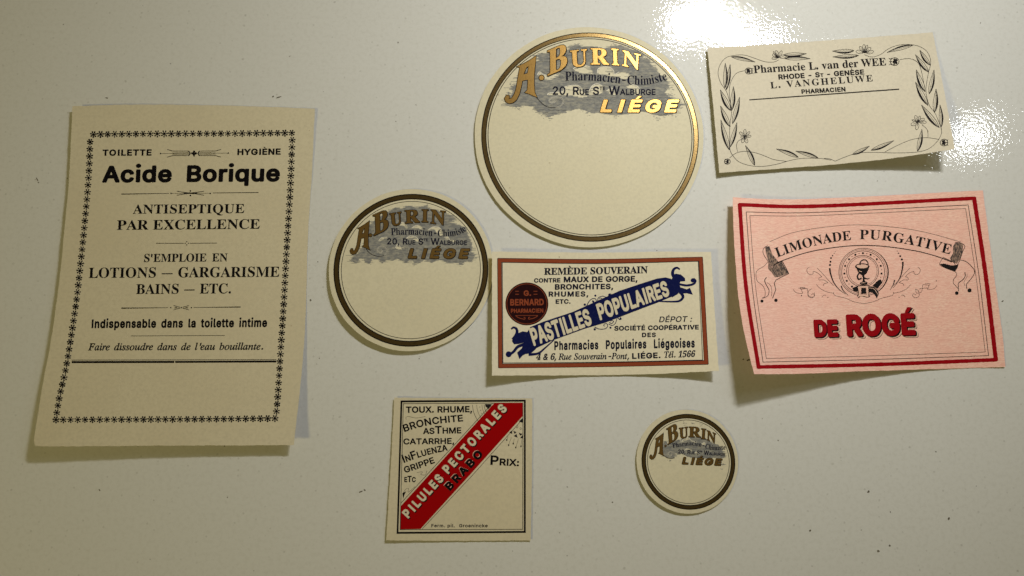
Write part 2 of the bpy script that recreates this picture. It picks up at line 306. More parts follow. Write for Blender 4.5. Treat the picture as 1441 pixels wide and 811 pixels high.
OUT['E'] = {
 'A': (155, [[78,164,-3,0,-58,-144,-5,-8,-5,-5,-8,-3,0,-2,44,0,0,2,-13,3,-4,4,-2,6,2,8,9,24,56,0,12,-33,-1,-5,-5,-4,-13,-3,0,-2,72,0,0,3,-6,1,-5,5,-5,8], [37,55,26,64,26,-64]]),
 'B': (158, [[78,160,-70,0,0,-2,14,-3,3,-5,4,-14,-1,-113,-4,-13,-7,-4,-9,-2,0,-2,91,1,23,6,16,12,5,7,3,9,1,10,-3,14,-8,11,-14,8,-28,8,24,7,12,8,7,9,2,13,-4,15,-11,11,-19,7], [77,157,12,-2,9,-7,4,-10,2,-15,-2,-17,-7,-11,-5,-3,-14,-4,-13,0,1,62,3,4], [63,84,17,0,15,-5,5,-4,7,-12,2,-17,-1,-18,-5,-12,-10,-7,-14,-3,-8,1,-5,3,-3,9]]),
 'C': (167, [[153,164,-2,0,-4,-8,-9,-3,-37,10,-20,0,-21,-5,-10,-5,-16,-13,-12,-16,-5,-10,-5,-21,0,-24,5,-21,5,-10,12,-16,16,-13,19,-8,22,-3,20,2,18,7,15,11,12,13,-3,4,-11,-11,-14,-10,-14,-6,-15,-2,-22,5,-16,14,-9,23,-3,33,3,34,8,25,14,15,20,5,18,-3,16,-10,14,-16,9,-19,2,0]]),
 'E': (157, [[140,160,-132,0,0,-2,8,-1,8,-4,2,-4,3,-10,0,-117,-5,-13,-8,-4,-9,-1,0,-2,134,0,9,47,-2,0,-6,-13,-13,-15,-11,-7,-12,-4,-29,-2,-7,1,-5,4,-2,7,0,61,19,-2,12,-6,5,-7,5,-22,2,0,0,77,-2,0,-3,-15,-7,-12,-5,-4,-12,-4,-14,-1,1,62,3,6,4,2,12,0,23,-2,16,-7,6,-5,5,-7,5,-18,2,0]]),
 'G': (181, [[154,164,-3,0,-5,-8,-4,-2,-8,0,-14,5,-19,4,-21,0,-20,-5,-9,-5,-16,-12,-13,-17,-4,-9,-5,-22,0,-24,5,-22,4,-9,13,-17,16,-12,21,-8,23,-2,32,3,30,10,0,39,4,11,7,4,8,1,0,1,-76,0,0,-1,10,-1,9,-4,2,-3,3,-8,0,-31,-6,-12,-8,-4,-12,-2,-11,2,-9,4,-9,6,-7,9,-5,11,-4,14,-3,33,2,34,9,25,14,15,20,5,12,-2,11,-4,11,-8,9,-10,8,-12,5,-12,3,0]]),
 'H': (186, [[84,160,-76,0,0,-2,8,-1,8,-5,4,-12,0,-117,-4,-13,-7,-4,-9,-2,0,-2,76,0,0,2,-9,2,-7,4,-5,13,0,58,61,0,0,-59,-3,-9,-2,-4,-8,-3,-8,-2,0,-2,75,0,0,2,-8,2,-7,4,-5,13,0,118,4,12,8,3,8,2,0,2,-75,0,0,-2,12,-2,4,-3,4,-7,1,-59,-61,0,1,59,3,7,5,3,12,2]]),
 'I': (93, [[85,160,-78,0,0,-2,9,-1,8,-3,5,-11,0,-122,-3,-8,-10,-7,-9,-2,0,-2,78,0,0,2,-13,3,-4,3,-4,8,-1,125,3,8,2,3,8,3,9,1]]),
 'L': (152, [[87,160,-79,0,0,-2,8,-1,8,-4,4,-12,0,-118,-4,-13,-7,-4,-9,-2,0,-2,133,0,9,51,-3,0,-6,-14,-8,-12,-9,-9,-11,-6,-14,-3,-16,-1,-13,1,-4,3,-3,7,1,127,4,8,5,3,14,1]]),
 'M': (226, [[64,160,-57,0,0,-2,13,-2,6,-5,3,-11,0,-118,-3,-9,-3,-3,-7,-4,-9,-2,0,-2,51,0,0,2,-9,1,-8,4,-3,3,-2,10,-1,127,63,-147,3,0,63,151,-1,-135,-4,-8,-4,-3,-12,-3,0,-2,74,0,0,2,-13,4,-4,4,-3,14,1,114,4,12,7,4,9,2,0,2,-57,0,-48,-115]]),
 'N': (176, [[55,160,-46,0,0,-2,5,-2,15,-17,-1,-122,-3,-8,-5,-3,-11,-2,0,-2,48,0,0,2,-9,2,-7,3,-5,13,0,109,109,-133,3,0,0,142,5,13,7,4,9,1,0,2,-49,0,0,-2,12,-2,5,-3,3,-8,1,-91]]),
 'O': (187, [[103,163,-17,0,-25,-5,-20,-13,-16,-17,-10,-22,-3,-16,0,-18,3,-16,10,-22,10,-12,12,-10,21,-10,16,-3,18,0,16,3,22,10,12,10,10,12,10,22,3,16,0,18,-3,16,-10,22,-10,12,-12,10,-21,10], [73,155,19,5,11,-1,8,-4,8,-7,7,-9,5,-11,3,-13,3,-34,-2,-34,-8,-25,-14,-15,-19,-5,-10,1,-9,4,-7,7,-7,9,-5,11,-4,14,-2,33,2,34,8,25]]),
 'P': (149, [[8,160,0,-2,8,-1,8,-5,4,-12,0,-117,-4,-13,-7,-4,-9,-2,0,-2,76,0,0,2,-9,2,-7,4,-5,13,0,52,37,1,21,6,8,5,11,14,3,17,-1,12,-5,10,-8,9,-10,6,-29,5], [84,155,12,-5,7,-10,3,-14,0,-18,-4,-14,-8,-9,-14,-5,-17,0,0,65,3,7,4,3]]),
 'R': (168, [[8,160,0,-2,8,-1,8,-5,4,-12,0,-117,-4,-13,-7,-4,-9,-2,0,-2,76,0,0,2,-9,2,-7,4,-5,13,0,55,10,0,49,-76,47,0,0,2,-9,3,-51,74,18,7,11,8,6,10,2,13,-1,10,-3,8,-5,7,-7,6,-10,4,-26,5], [80,156,13,-3,10,-7,5,-11,2,-15,-2,-17,-7,-13,-5,-4,-15,-4,-18,-1,0,61,3,10,5,3]]),
 'S': (139, [[119,164,-3,0,-3,-5,-6,-3,-26,6,-15,2,-19,-3,-14,-10,-7,-9,-5,-11,-1,-13,2,-14,3,-7,9,-11,15,-11,41,-21,6,-7,4,-7,1,-8,-2,-12,-6,-9,-10,-6,-13,-2,-18,3,-14,10,-10,17,-7,21,-4,0,0,-56,3,0,3,6,7,2,24,-6,23,-1,15,3,13,6,10,9,7,10,4,20,-3,19,-5,8,-6,7,-16,11,-36,17,-9,6,-7,7,-3,9,0,10,4,9,8,7,16,3,11,-1,9,-4,10,-7,7,-10,7,-11,3,-11,3,0]]),
 'T': (151, [[6,160,0,-45,2,0,4,17,10,13,6,5,16,6,14,0,-1,-134,-2,-9,-3,-4,-8,-4,-9,-1,0,-2,80,0,0,2,-10,1,-8,4,-5,13,0,134,22,-2,14,-8,10,-14,4,-17,2,0,0,45]]),
 'a': (122, [[58,111,-24,-3,-8,-5,-7,-5,-4,-7,-1,-7,1,-6,4,-6,5,-2,12,2,3,3,2,9,-6,14,1,4,4,3,13,2,9,-1,6,-4,5,-11,0,-25,-30,-10,-19,-9,-11,-11,-4,-14,2,-9,5,-7,8,-5,10,-2,19,4,20,13,2,-10,3,-4,5,-2,8,-1,13,3,10,8,-1,2,-6,-2,-3,2,-2,7,-1,65,-4,14,-5,4,-13,7], [57,58,16,5,0,-41,-7,-8,-12,-4,-6,1,-5,4,-3,15,2,11,6,10]]),
 'c': (105, [[70,111,-15,0,-14,-4,-17,-12,-8,-12,-5,-14,-2,-16,2,-15,4,-13,8,-11,9,-8,11,-6,12,-1,13,1,12,5,10,7,8,9,-1,2,-11,-8,-13,-4,-15,4,-11,11,-7,17,-2,24,1,17,4,13,7,8,10,3,9,-3,3,-4,1,-18,2,-5,4,-2,5,-1,8,2,3,3,2,7,-3,10,-2,4,-9,6]]),
 'e': (107, [[56,111,-13,-2,-11,-5,-9,-8,-10,-18,-4,-14,0,-17,3,-15,10,-18,9,-9,11,-5,13,-1,13,1,12,6,10,8,9,12,-3,2,-11,-11,-7,-3,-7,-1,-14,3,-10,9,-5,14,-3,22,60,0,-3,22,-4,8,-11,13,-7,4], [57,108,9,-2,3,-3,3,-8,2,-29,-35,0,1,21,3,11,6,8]]),
 'h': (136, [[50,160,-41,0,0,-1,7,-3,3,-4,2,-6,0,-130,-3,-8,-9,-4,0,-2,53,0,0,2,-7,2,-3,4,-1,6,-1,68,11,11,11,4,10,-4,3,-5,1,-8,-1,-69,-2,-5,-4,-3,-5,-1,0,-2,53,0,0,2,-7,2,-3,4,-1,6,0,59,-2,16,-6,11,-9,7,-12,2,-10,-1,-8,-3,-8,-6,-11,-12]]),
 'i': (71, [[39,163,-6,0,-6,-3,-4,-4,-3,-6,0,-6,3,-6,4,-4,6,-3,6,0,6,3,4,4,2,6,0,6,-2,6,-4,4], [51,108,-42,0,0,-2,9,-3,3,-9,0,-78,-3,-8,-9,-4,0,-2,53,0,0,2,-7,2,-3,4,-1,6]]),
 'm': (197, [[95,110,-11,1,-8,-1,-8,-3,-7,-6,-11,-13,0,20,-41,0,0,-1,7,-3,3,-4,2,-6,0,-78,-3,-8,-9,-4,0,-2,52,0,0,2,-7,2,-3,5,-1,5,0,68,9,11,12,4,10,-4,2,-5,2,-74,-2,-6,-3,-4,-7,-2,0,-2,52,0,0,2,-7,2,-3,4,-1,6,-1,69,10,10,11,4,10,-4,3,-5,1,-74,-1,-6,-4,-4,-6,-2,0,-2,52,0,0,2,-7,2,-3,4,-2,6,0,59,-2,16,-5,11,-9,7,-12,2,-10,-1,-8,-4,-8,-6,-10,-11,-5,12,-5,5]]),
 'n': (136, [[99,109,-12,2,-10,-1,-8,-3,-8,-5,-11,-12,0,18,-41,0,0,-1,7,-3,3,-4,2,-6,0,-78,-3,-8,-9,-4,0,-2,53,0,0,2,-7,2,-3,4,-1,6,-1,68,11,11,11,4,10,-4,3,-5,1,-8,-1,-69,-2,-5,-4,-3,-5,-1,0,-2,53,0,0,2,-7,2,-3,4,-1,6,0,59,-2,16,-6,11]]),
 'r': (102, [[87,111,-11,-1,-12,-8,-14,-20,0,26,-41,0,0,-2,9,-3,3,-9,0,-78,-3,-8,-9,-4,0,-2,59,0,0,2,-13,3,-4,9,0,58,3,9,7,10,6,2,5,-1,12,-12,9,0,6,5,2,8,-1,7,-6,7]]),
 's': (103, [[85,111,-9,-5,-26,5,-14,-2,-11,-7,-7,-11,-3,-13,2,-9,7,-11,9,-7,29,-15,8,-10,1,-5,-2,-7,-4,-6,-7,-4,-14,0,-10,4,-9,9,-8,18,-2,0,0,-36,2,0,6,6,6,0,15,-5,10,-1,14,2,12,7,7,11,2,15,-3,15,-5,7,-8,7,-31,16,-4,5,-3,5,1,9,4,5,6,4,12,0,9,-4,8,-7,8,-15,2,0]]),
 't': (81, [[49,149,-2,0,-14,-19,-24,-24,0,-5,10,0,1,-82,3,-10,5,-7,16,-3,11,1,9,5,7,8,5,10,-2,1,-5,-8,-9,-4,-5,1,-5,7,-1,81,23,0,0,7,-23,0]]),
}
OUT['I'] = {
 'E': (155, [[152,160,-124,0,-2,-7,14,-3,3,-3,1,-4,-33,-123,-4,-8,-4,-4,-14,-2,-2,-7,134,0,17,46,-7,0,-11,-17,-9,-8,-10,-5,-11,-4,-14,-1,-34,0,-4,3,-1,3,17,64,29,-1,8,-3,2,-9,-1,-13,7,0,17,59,-7,0,-8,-15,-7,-5,-13,-3,-25,0,17,56,2,2,8,1,40,-1,7,-2,4,-3,3,-5,1,-15,7,0]]),
 'F': (138, [[145,160,-116,0,-2,-7,12,-2,4,-2,2,-6,-33,-125,-7,-10,-15,-2,-2,-7,71,0,0,6,-16,3,-2,2,-1,5,15,64,23,0,11,-3,2,-4,1,-7,-1,-13,7,0,16,60,-7,0,-6,-11,-5,-5,-12,-6,-26,-1,15,56,4,3,35,1,10,-3,6,-5,3,-9,-1,-12,8,0]]),
 'H': (178, [[94,160,-66,0,-2,-7,14,-3,3,-3,1,-4,-32,-122,-5,-10,-8,-4,-10,-1,-2,-7,66,0,2,7,-15,3,-2,2,-1,4,16,62,70,1,0,-4,-14,-53,-5,-10,-7,-4,-11,-1,-2,-7,66,0,2,7,-14,3,-3,2,-1,4,32,124,4,7,5,4,14,3,2,7,-66,0,-2,-7,12,-2,4,-2,2,-8,-13,-49,-4,-2,-66,1,-1,2,12,45,4,8,5,4,14,3]]),
 'P': (138, [[91,160,-63,0,-2,-7,9,-1,7,-3,1,-8,-32,-121,-4,-8,-4,-4,-14,-2,-2,-7,69,0,2,7,-17,2,-3,3,-1,5,15,58,33,1,17,3,15,6,11,9,8,11,3,6,2,13,-3,16,-10,12,-15,7], [83,150,13,-1,9,-5,5,-8,2,-12,-3,-17,-8,-12,-7,-5,-17,-5,-21,0,0,3,16,57,2,3]]),
 'R': (154, [[28,160,-2,-7,9,-1,7,-3,1,-3,-1,-11,-30,-115,-4,-7,-5,-5,-14,-2,-2,-7,68,0,2,7,-14,1,-3,2,-2,7,15,61,21,0,32,-78,38,0,2,7,-6,0,-6,3,-10,15,-23,55,18,7,15,10,9,13,3,15,-3,15,-4,6,-13,10,-19,4], [86,150,14,-2,9,-5,6,-8,2,-11,-3,-15,-4,-7,-12,-10,-18,-5,-24,0,14,52,6,9]]),
 'S': (126, [[76,163,-13,-1,-12,-4,-9,-7,-7,-8,-5,-11,-1,-11,1,-11,4,-9,12,-17,20,-21,8,-10,4,-12,0,-14,-3,-7,-10,-11,-7,-3,-8,-1,-15,3,-11,8,-7,15,-3,20,-6,0,-9,-55,7,0,6,7,5,0,28,-7,15,0,13,3,16,10,8,10,5,11,2,13,-3,19,-4,8,-34,38,-8,14,-1,6,4,15,6,7,15,3,12,-2,9,-7,5,-12,3,-19,6,0,7,50,-6,0,-4,-5,-4,-1,-16,5]]),
 'T': (143, [[24,160,-11,-41,8,0,6,14,6,7,6,4,9,3,27,2,2,-1,-34,-127,-3,-6,-5,-6,-5,-2,-13,-1,-2,-7,75,0,2,7,-17,1,-4,2,-2,3,0,6,35,129,2,1,19,1,11,-3,5,-5,3,-8,0,-15,7,0,8,42]]),
 'a': (117, [[69,109,-15,-1,-8,-2,-16,-11,-14,-16,-11,-19,-6,-19,-3,-19,2,-11,4,-8,6,-5,9,-2,13,3,12,8,19,24,-5,-23,3,-9,8,-3,8,2,8,5,18,22,-5,4,-11,-12,-6,-4,-2,1,2,11,23,82,-21,0,-2,-7,-4,6], [58,100,10,0,3,-2,2,-10,-3,-19,-8,-20,-11,-18,-12,-14,-6,-3,-9,-1,-4,6,0,14,3,17,7,19,8,15,10,11]]),
 'b': (116, [[53,168,-24,-6,-12,-1,-2,-7,14,-2,1,-9,-33,-131,1,-3,4,-6,8,-4,18,-3,15,2,14,5,13,8,12,10,10,12,7,13,5,14,2,14,-3,15,-2,6,-9,9,-6,3,-13,2,-11,-1,-10,-4,-14,-13,19,74], [58,95,6,0,11,-3,5,-6,3,-14,-4,-23,-8,-16,-9,-13,-11,-10,-12,-5,-13,0,-7,4,-1,4,14,53,8,14,9,10]]),
 'd': (121, [[116,168,-22,-6,-14,-1,-2,-7,14,-2,1,-3,-11,-46,-5,4,-11,2,-9,0,-12,-5,-8,-5,-14,-13,-9,-11,-13,-26,-4,-12,-1,-12,1,-12,5,-9,8,-6,11,-2,7,1,12,5,12,10,12,17,-3,-20,3,-10,4,-2,6,-1,8,2,9,5,19,22,-6,4,-12,-13,-7,-4,-3,1,-1,4,38,144,-1,6], [68,101,5,-2,3,-3,2,-8,-3,-18,-8,-21,-12,-19,-12,-14,-6,-4,-6,-1,-5,1,-4,3,-2,5,-1,14,4,17,8,18,10,16,11,10,10,5]]),
 'e': (98, [[67,109,-17,-3,-16,-8,-11,-8,-8,-10,-13,-23,-4,-12,-1,-11,2,-16,7,-12,11,-7,13,-3,14,2,13,5,12,8,12,13,-6,6,-18,-15,-9,-4,-7,-1,-9,2,-6,4,-4,7,-1,11,1,13,28,6,12,5,17,12,9,13,1,8,-1,8,-5,6,-7,3], [61,100,6,-1,1,-6,-3,-13,-9,-11,-14,-9,-18,-4,10,22,14,17,7,4]]),
 'i': (61, [[44,159,-5,0,-4,-2,-6,-8,2,-10,8,-6,10,2,4,4,2,10,-2,4], [42,109,-36,-6,-2,-6,14,-3,1,-4,-20,-74,0,-12,3,-5,4,-2,5,-1,9,2,10,5,9,9,11,13,-6,6,-12,-15,-8,-4,-2,2,-1,4,25,85,-1,5]]),
 'l': (59, [[56,168,-37,-6,-1,-7,14,-2,1,-7,-30,-112,-5,-25,2,-7,3,-4,8,-2,7,2,9,5,10,9,10,13,-5,5,-12,-13,-7,-4,-2,1,-1,3,40,147,-1,3]]),
 'n': (124, [[45,109,-40,-6,-1,-7,14,-2,2,-7,-26,-88,21,0,9,29,9,20,10,16,12,14,12,11,10,3,3,-1,1,-4,-18,-78,1,-5,3,-5,4,-2,5,-1,9,2,9,6,9,10,9,15,-6,4,-11,-16,-7,-4,-2,1,-1,5,17,59,3,17,-1,6,-3,4,-5,3,-12,0,-13,-6,-15,-12,-21,-23,12,40]]),
 'o': (120, [[77,109,-15,0,-13,-3,-12,-7,-12,-8,-10,-11,-8,-12,-6,-13,-3,-13,0,-16,5,-14,11,-10,14,-5,17,0,8,2,17,8,11,8,9,9,13,23,4,12,1,11,-2,16,-4,7,-10,10], [62,100,13,-1,6,-4,3,-7,1,-11,-3,-24,-11,-23,-7,-10,-8,-8,-13,-6,-9,0,-6,3,-6,9,-1,18,4,17,7,18,9,14,10,10]]),
 'r': (76, [[71,109,-9,-3,-9,-9,-19,-27,10,38,-4,1,-36,-6,-1,-7,13,-3,1,-7,-23,-87,21,0,9,29,10,25,11,21,12,14,4,-4,7,-3,6,1,6,6,2,8,-3,10,-4,2]]),
 's': (85, [[36,109,-11,-4,-8,-8,-4,-10,0,-11,7,-17,18,-24,3,-12,-2,-10,-8,-7,-7,-1,-8,2,-7,6,-4,9,-2,15,-7,1,-5,-41,7,0,1,3,3,1,16,-4,18,0,9,4,7,5,6,7,3,8,2,9,-3,12,-6,11,-17,24,-4,8,0,8,5,6,6,2,8,-2,7,-5,4,-9,3,-13,6,0,5,37,-7,0,-1,-4,-3,0,-16,4]]),
 't': (64, [[53,135,-7,0,-10,-13,-9,-10,-10,-6,-11,-4,-1,-7,16,0,-21,-77,0,-15,2,-4,4,-2,5,-1,9,2,9,5,9,8,10,12,-6,6,-11,-13,-7,-4,-1,1,-1,4,20,78,20,0,2,10,-19,0]]),
 'u': (124, [[41,109,-37,-6,-1,-6,12,-2,2,-1,-1,-14,-15,-56,-1,-11,1,-7,3,-6,5,-3,7,-1,14,3,14,11,15,17,12,17,-6,-21,-2,-14,3,-10,4,-2,6,-1,9,2,9,5,9,9,9,14,-5,5,-11,-15,-7,-4,-3,1,0,5,23,89,-21,0,-8,-29,-12,-24,-18,-26,-17,-14,-6,-2,-4,2,-1,7,22,81,1,6]]),
 'v': (101, [[82,110,-9,-3,-2,-4,0,-8,10,-13,-1,-4,-11,-19,-30,-36,-4,60,-4,23,-3,3,-30,-6,-2,-7,8,0,5,-3,4,-11,7,-86,6,0,46,53,13,17,7,15,2,13,-1,9,-6,5]]),
}
OUT['G'] = {
 ',': (62, [[9,-33,-3,1,-4,3,-1,3,0,5,9,53,3,4,4,2,23,0,2,0,2,-2,2,-2,1,-3,0,-5,-15,-54,-2,-3,-5,-2]]),
 '-': (136, [[30,52,-4,2,-2,3,-1,3,0,19,2,4,3,3,2,0,65,0,5,-2,2,-3,1,-2,0,-19,-2,-5,-4,-2,-2,-1]]),
 '.': (62, [[23,-1,-8,2,-3,3,-4,5,-2,3,-1,4,0,9,2,7,2,3,4,4,8,3,9,1,8,-3,7,-7,3,-7,1,-9,-3,-8,-7,-7,-7,-3]]),
 'A': (143, [[3,0,-3,1,-3,3,-2,3,0,4,52,143,3,4,4,2,25,0,2,-1,3,-2,2,-4,51,-137,1,-4,0,-5,-1,-1,-2,-4,-5,-2,-22,0,-2,1,-2,1,-3,4,-12,33,-45,0,-12,-33,-2,-4,-4,-2], [56,74,21,0,-11,30]]),
 'B': (136, [[15,0,-4,2,-2,2,-2,3,0,145,2,4,3,3,3,1,57,0,13,-2,12,-4,8,-6,7,-8,5,-8,3,-10,0,-15,-1,-6,-4,-9,-7,-8,8,-7,3,-5,4,-7,2,-7,1,-5,-1,-14,-2,-9,-4,-7,-4,-6,-8,-8,-8,-4,-11,-4,-12,-1], [44,34,24,0,8,1,6,1,4,3,3,4,1,4,-1,6,-3,4,-3,3,-7,3,-7,1,-25,0], [44,98,24,0,5,1,4,2,4,2,2,5,1,6,-1,5,-2,3,-3,1,-5,2,-8,1,-21,0]]),
 'C': (151, [[68,-2,-13,2,-8,3,-9,4,-11,8,-10,11,-4,7,-4,8,-5,17,-2,11,0,21,2,13,6,17,4,8,4,6,3,5,7,7,10,6,6,4,8,3,13,3,16,0,9,-1,13,-5,9,-4,8,-6,9,-10,4,-6,3,-7,4,-12,1,-7,-2,-4,-2,-2,-4,-1,-21,0,-3,1,-4,3,-2,8,-4,7,-5,5,-6,3,-8,2,-8,1,-8,-2,-6,-2,-7,-5,-4,-5,-5,-10,-3,-9,-1,-12,1,-12,2,-9,4,-11,5,-6,6,-5,6,-4,10,-2,5,0,7,2,5,1,5,3,3,3,4,5,3,5,1,5,1,3,3,2,3,1,21,0,2,-1,2,-1,3,-4,1,-2,0,-5,-4,-13,-6,-10,-5,-7,-6,-6,-5,-4,-12,-6,-9,-4,-13,-2]]),
 'D': (149, [[15,0,-4,2,-2,2,-2,3,0,145,2,4,3,3,3,1,58,0,5,-1,11,-2,8,-3,6,-4,10,-7,6,-5,7,-9,6,-13,2,-7,2,-9,2,-10,0,-19,-1,-7,-2,-12,-3,-8,-6,-11,-8,-11,-7,-7,-8,-5,-8,-4,-7,-3,-9,-2,-12,-1], [44,34,21,1,8,1,7,2,9,5,4,5,4,7,3,11,2,10,0,8,-2,13,-3,8,-4,7,-4,5,-8,5,-7,2,-8,1,-22,1]]),
 'E': (126, [[15,0,-4,2,-2,2,-2,3,0,145,2,4,3,3,3,1,90,0,3,-1,4,-3,1,-4,0,-19,-1,-3,-4,-3,-3,-1,-61,0,0,-28,57,0,4,-2,2,-3,1,-3,0,-19,-2,-4,-4,-3,-1,0,-57,0,0,-30,62,0,2,0,4,-3,2,-4,0,-20,-1,-3,-4,-3,-3,-1]]),
 'G': (154, [[68,-2,-13,2,-7,2,-11,6,-9,6,-7,7,-4,6,-4,6,-5,9,-4,13,-2,14,0,22,2,11,2,8,4,10,7,13,4,6,7,7,11,8,8,3,8,3,9,2,16,0,11,-2,11,-3,9,-5,9,-6,6,-7,8,-10,3,-7,3,-7,1,-7,0,-3,-2,-5,-2,-2,-3,-1,-22,0,-3,1,-4,3,-2,8,-5,7,-4,4,-7,4,-8,2,-8,1,-7,-2,-6,-2,-6,-4,-3,-4,-3,-4,-4,-8,-3,-9,-1,-12,1,-12,2,-9,4,-11,4,-5,7,-6,6,-4,7,-1,9,-1,7,2,7,2,4,3,3,3,5,8,1,4,-28,0,-4,2,-3,4,-1,2,0,19,2,4,3,2,3,2,58,0,2,-1,3,-3,2,-4,0,-24,0,-6,-3,-9,-2,-7,-3,-7,-7,-8,-7,-8,-9,-6,-7,-4,-8,-2,-14,-3]]),
 'H': (153, [[15,0,-4,2,-2,2,-2,3,0,145,2,4,3,3,3,1,21,0,3,-1,4,-3,1,-4,0,-53,56,0,0,53,1,4,3,3,3,1,22,0,3,-1,3,-3,1,-4,0,-145,-1,-3,-3,-3,-3,-1,-22,0,-3,1,-3,3,-1,3,0,58,-56,0,0,-58,-1,-1,-2,-4,-5,-2]]),
 'I': (93, [[7,0,-4,2,-2,2,-2,3,0,20,1,2,3,3,4,2,16,0,0,92,-16,0,-3,1,-2,2,-3,4,0,19,1,2,3,4,4,2,70,0,1,-1,4,-2,2,-5,0,-19,-1,-3,-3,-3,-3,-1,-17,0,0,-92,17,0,3,-1,2,-2,2,-4,0,-20,-1,-1,-2,-4,-4,-2]]),
 'L': (119, [[15,0,-4,2,-2,2,-2,3,0,145,3,5,2,2,3,1,21,0,5,-2,2,-2,1,-4,0,-118,58,0,2,0,4,-3,2,-4,0,-20,-2,-4,-3,-2,-3,-1]]),
 'M': (184, [[15,0,-4,2,-2,2,-2,3,0,145,3,5,2,2,3,1,29,0,3,-1,2,-2,3,-4,36,-93,35,92,2,5,3,2,3,1,29,0,4,-2,2,-2,1,-4,0,-145,-2,-4,-2,-2,-3,-1,-21,0,-5,2,-2,4,-1,1,0,68,-26,-67,-3,-5,-2,-2,-3,-1,-19,0,-3,1,-3,2,-2,3,-27,69,0,-68,0,-1,-3,-4,-4,-2]]),
 'N': (155, [[15,0,-4,2,-2,2,-2,3,0,145,3,5,2,2,3,1,25,0,4,-2,4,-5,54,-85,0,84,0,2,3,4,4,2,22,0,4,-2,2,-2,1,-4,0,-145,-2,-4,-2,-2,-3,-1,-25,0,-4,2,-5,5,-53,85,0,-85,-2,-4,-3,-2,-3,-1]]),
 'O': (158, [[68,-2,-13,2,-12,5,-6,3,-8,6,-8,8,-6,7,-4,8,-3,6,-4,14,-1,6,-1,13,0,18,4,15,3,9,3,7,7,10,11,12,11,7,7,4,7,2,5,1,9,1,15,0,8,-2,9,-3,10,-5,11,-8,9,-10,6,-10,3,-7,4,-14,2,-13,0,-21,-1,-11,-2,-8,-4,-11,-8,-12,-4,-6,-6,-6,-7,-6,-6,-3,-6,-3,-8,-3,-13,-2], [71,33,6,0,10,2,6,4,7,6,4,6,3,6,2,9,1,10,0,8,-1,12,-2,6,-4,8,-3,5,-8,7,-7,3,-8,2,-9,-1,-8,-2,-7,-4,-5,-6,-3,-5,-4,-9,-2,-10,-1,-8,1,-12,2,-9,1,-6,5,-8,4,-5,6,-4,7,-3]]),
 'P': (133, [[15,0,-4,2,-2,2,-2,3,0,145,2,4,3,3,3,1,55,0,8,-1,7,-1,7,-3,6,-3,9,-6,6,-6,6,-11,3,-9,1,-10,-1,-15,-3,-11,-2,-6,-5,-7,-7,-7,-7,-5,-8,-4,-7,-2,-8,-1,-31,0,0,-45,-1,-3,-4,-3,-3,-1], [44,86,25,0,7,2,5,2,4,6,2,8,-1,8,-2,5,-1,2,-4,4,-6,2,-7,1,-22,0]]),
 'R': (134, [[15,0,-4,2,-2,2,-2,3,0,145,2,4,3,3,3,1,56,0,7,-1,8,-1,8,-3,5,-2,9,-7,6,-7,5,-9,3,-11,1,-5,0,-14,-1,-6,-3,-9,-4,-8,-3,-5,-5,-4,-7,-5,28,-50,0,-2,0,-4,-1,-3,-3,-3,-3,-1,-25,0,-3,1,-3,3,-27,50,0,1,-19,0,0,-48,-1,-3,-4,-3,-3,-1], [44,90,25,0,7,1,5,2,3,4,3,7,-1,8,-2,7,-5,4,-7,2,-6,1,-22,0]]),
 'S': (134, [[56,-3,-12,2,-12,4,-9,5,-8,7,-8,9,-4,11,-2,10,0,4,1,3,4,3,3,1,22,0,2,0,2,-2,2,-2,1,-3,1,-6,4,-5,7,-4,11,-2,6,0,7,2,8,4,2,3,2,2,1,4,-1,4,-3,4,-6,3,-7,3,-30,8,-13,7,-7,5,-6,6,-3,4,-3,5,-2,6,-1,5,0,12,1,6,5,11,4,6,7,7,4,2,9,6,11,3,11,2,13,0,9,-1,11,-4,11,-6,9,-8,6,-9,3,-7,2,-10,0,-4,-1,-3,-4,-4,-3,-1,-21,0,-3,1,-3,4,-2,3,0,4,-4,5,-6,4,-8,1,-10,0,-5,-1,-4,-2,-3,-4,-2,-2,-1,-3,1,-4,3,-4,6,-4,7,-2,19,-5,13,-5,9,-4,9,-6,7,-8,5,-8,3,-11,0,-13,-3,-12,-4,-7,-5,-6,-9,-8,-9,-5,-12,-4,-12,-2]]),
 'T': (134, [[52,0,-5,2,-2,2,-1,3,0,119,-37,0,-3,1,-3,3,-1,3,0,19,0,2,3,4,4,2,111,0,2,-1,3,-2,2,-5,0,-19,-1,-3,-2,-2,-4,-2,-37,0,0,-119,-1,-1,-3,-4,-4,-2]]),
 'U': (153, [[64,-2,-10,1,-9,3,-7,3,-7,5,-5,4,-7,7,-4,5,-4,9,-2,8,-2,9,0,100,1,2,3,4,4,2,21,0,3,-1,4,-3,1,-4,0,-95,1,-6,1,-3,3,-6,4,-3,3,-2,4,-2,4,-1,4,-1,8,0,8,2,7,4,5,6,3,6,1,5,0,96,0,2,3,4,4,2,22,0,2,-1,3,-2,2,-5,0,-102,-1,-7,-2,-7,-4,-9,-6,-8,-8,-8,-8,-5,-9,-4,-11,-3,-7,-1]]),
 'V': (143, [[55,0,-4,2,-2,2,-2,3,-50,138,-2,3,0,4,1,2,3,4,4,2,22,0,3,-1,4,-3,35,-100,35,100,3,3,3,1,23,0,1,-1,3,-1,2,-2,1,-4,0,-3,-52,-143,-3,-4,-4,-2]]),
 'X': (141, [[4,0,-4,1,-3,3,-1,3,0,4,1,2,47,69,-44,63,-1,3,0,4,2,5,3,2,3,1,24,0,3,-1,3,-4,29,-42,29,41,4,5,3,1,24,0,4,-2,2,-2,1,-4,0,-4,-1,-3,-44,-63,47,-68,1,-3,0,-4,-2,-4,-2,-2,-4,-1,-24,0,-3,1,-3,4,-32,46,-34,-49,-5,-2]]),
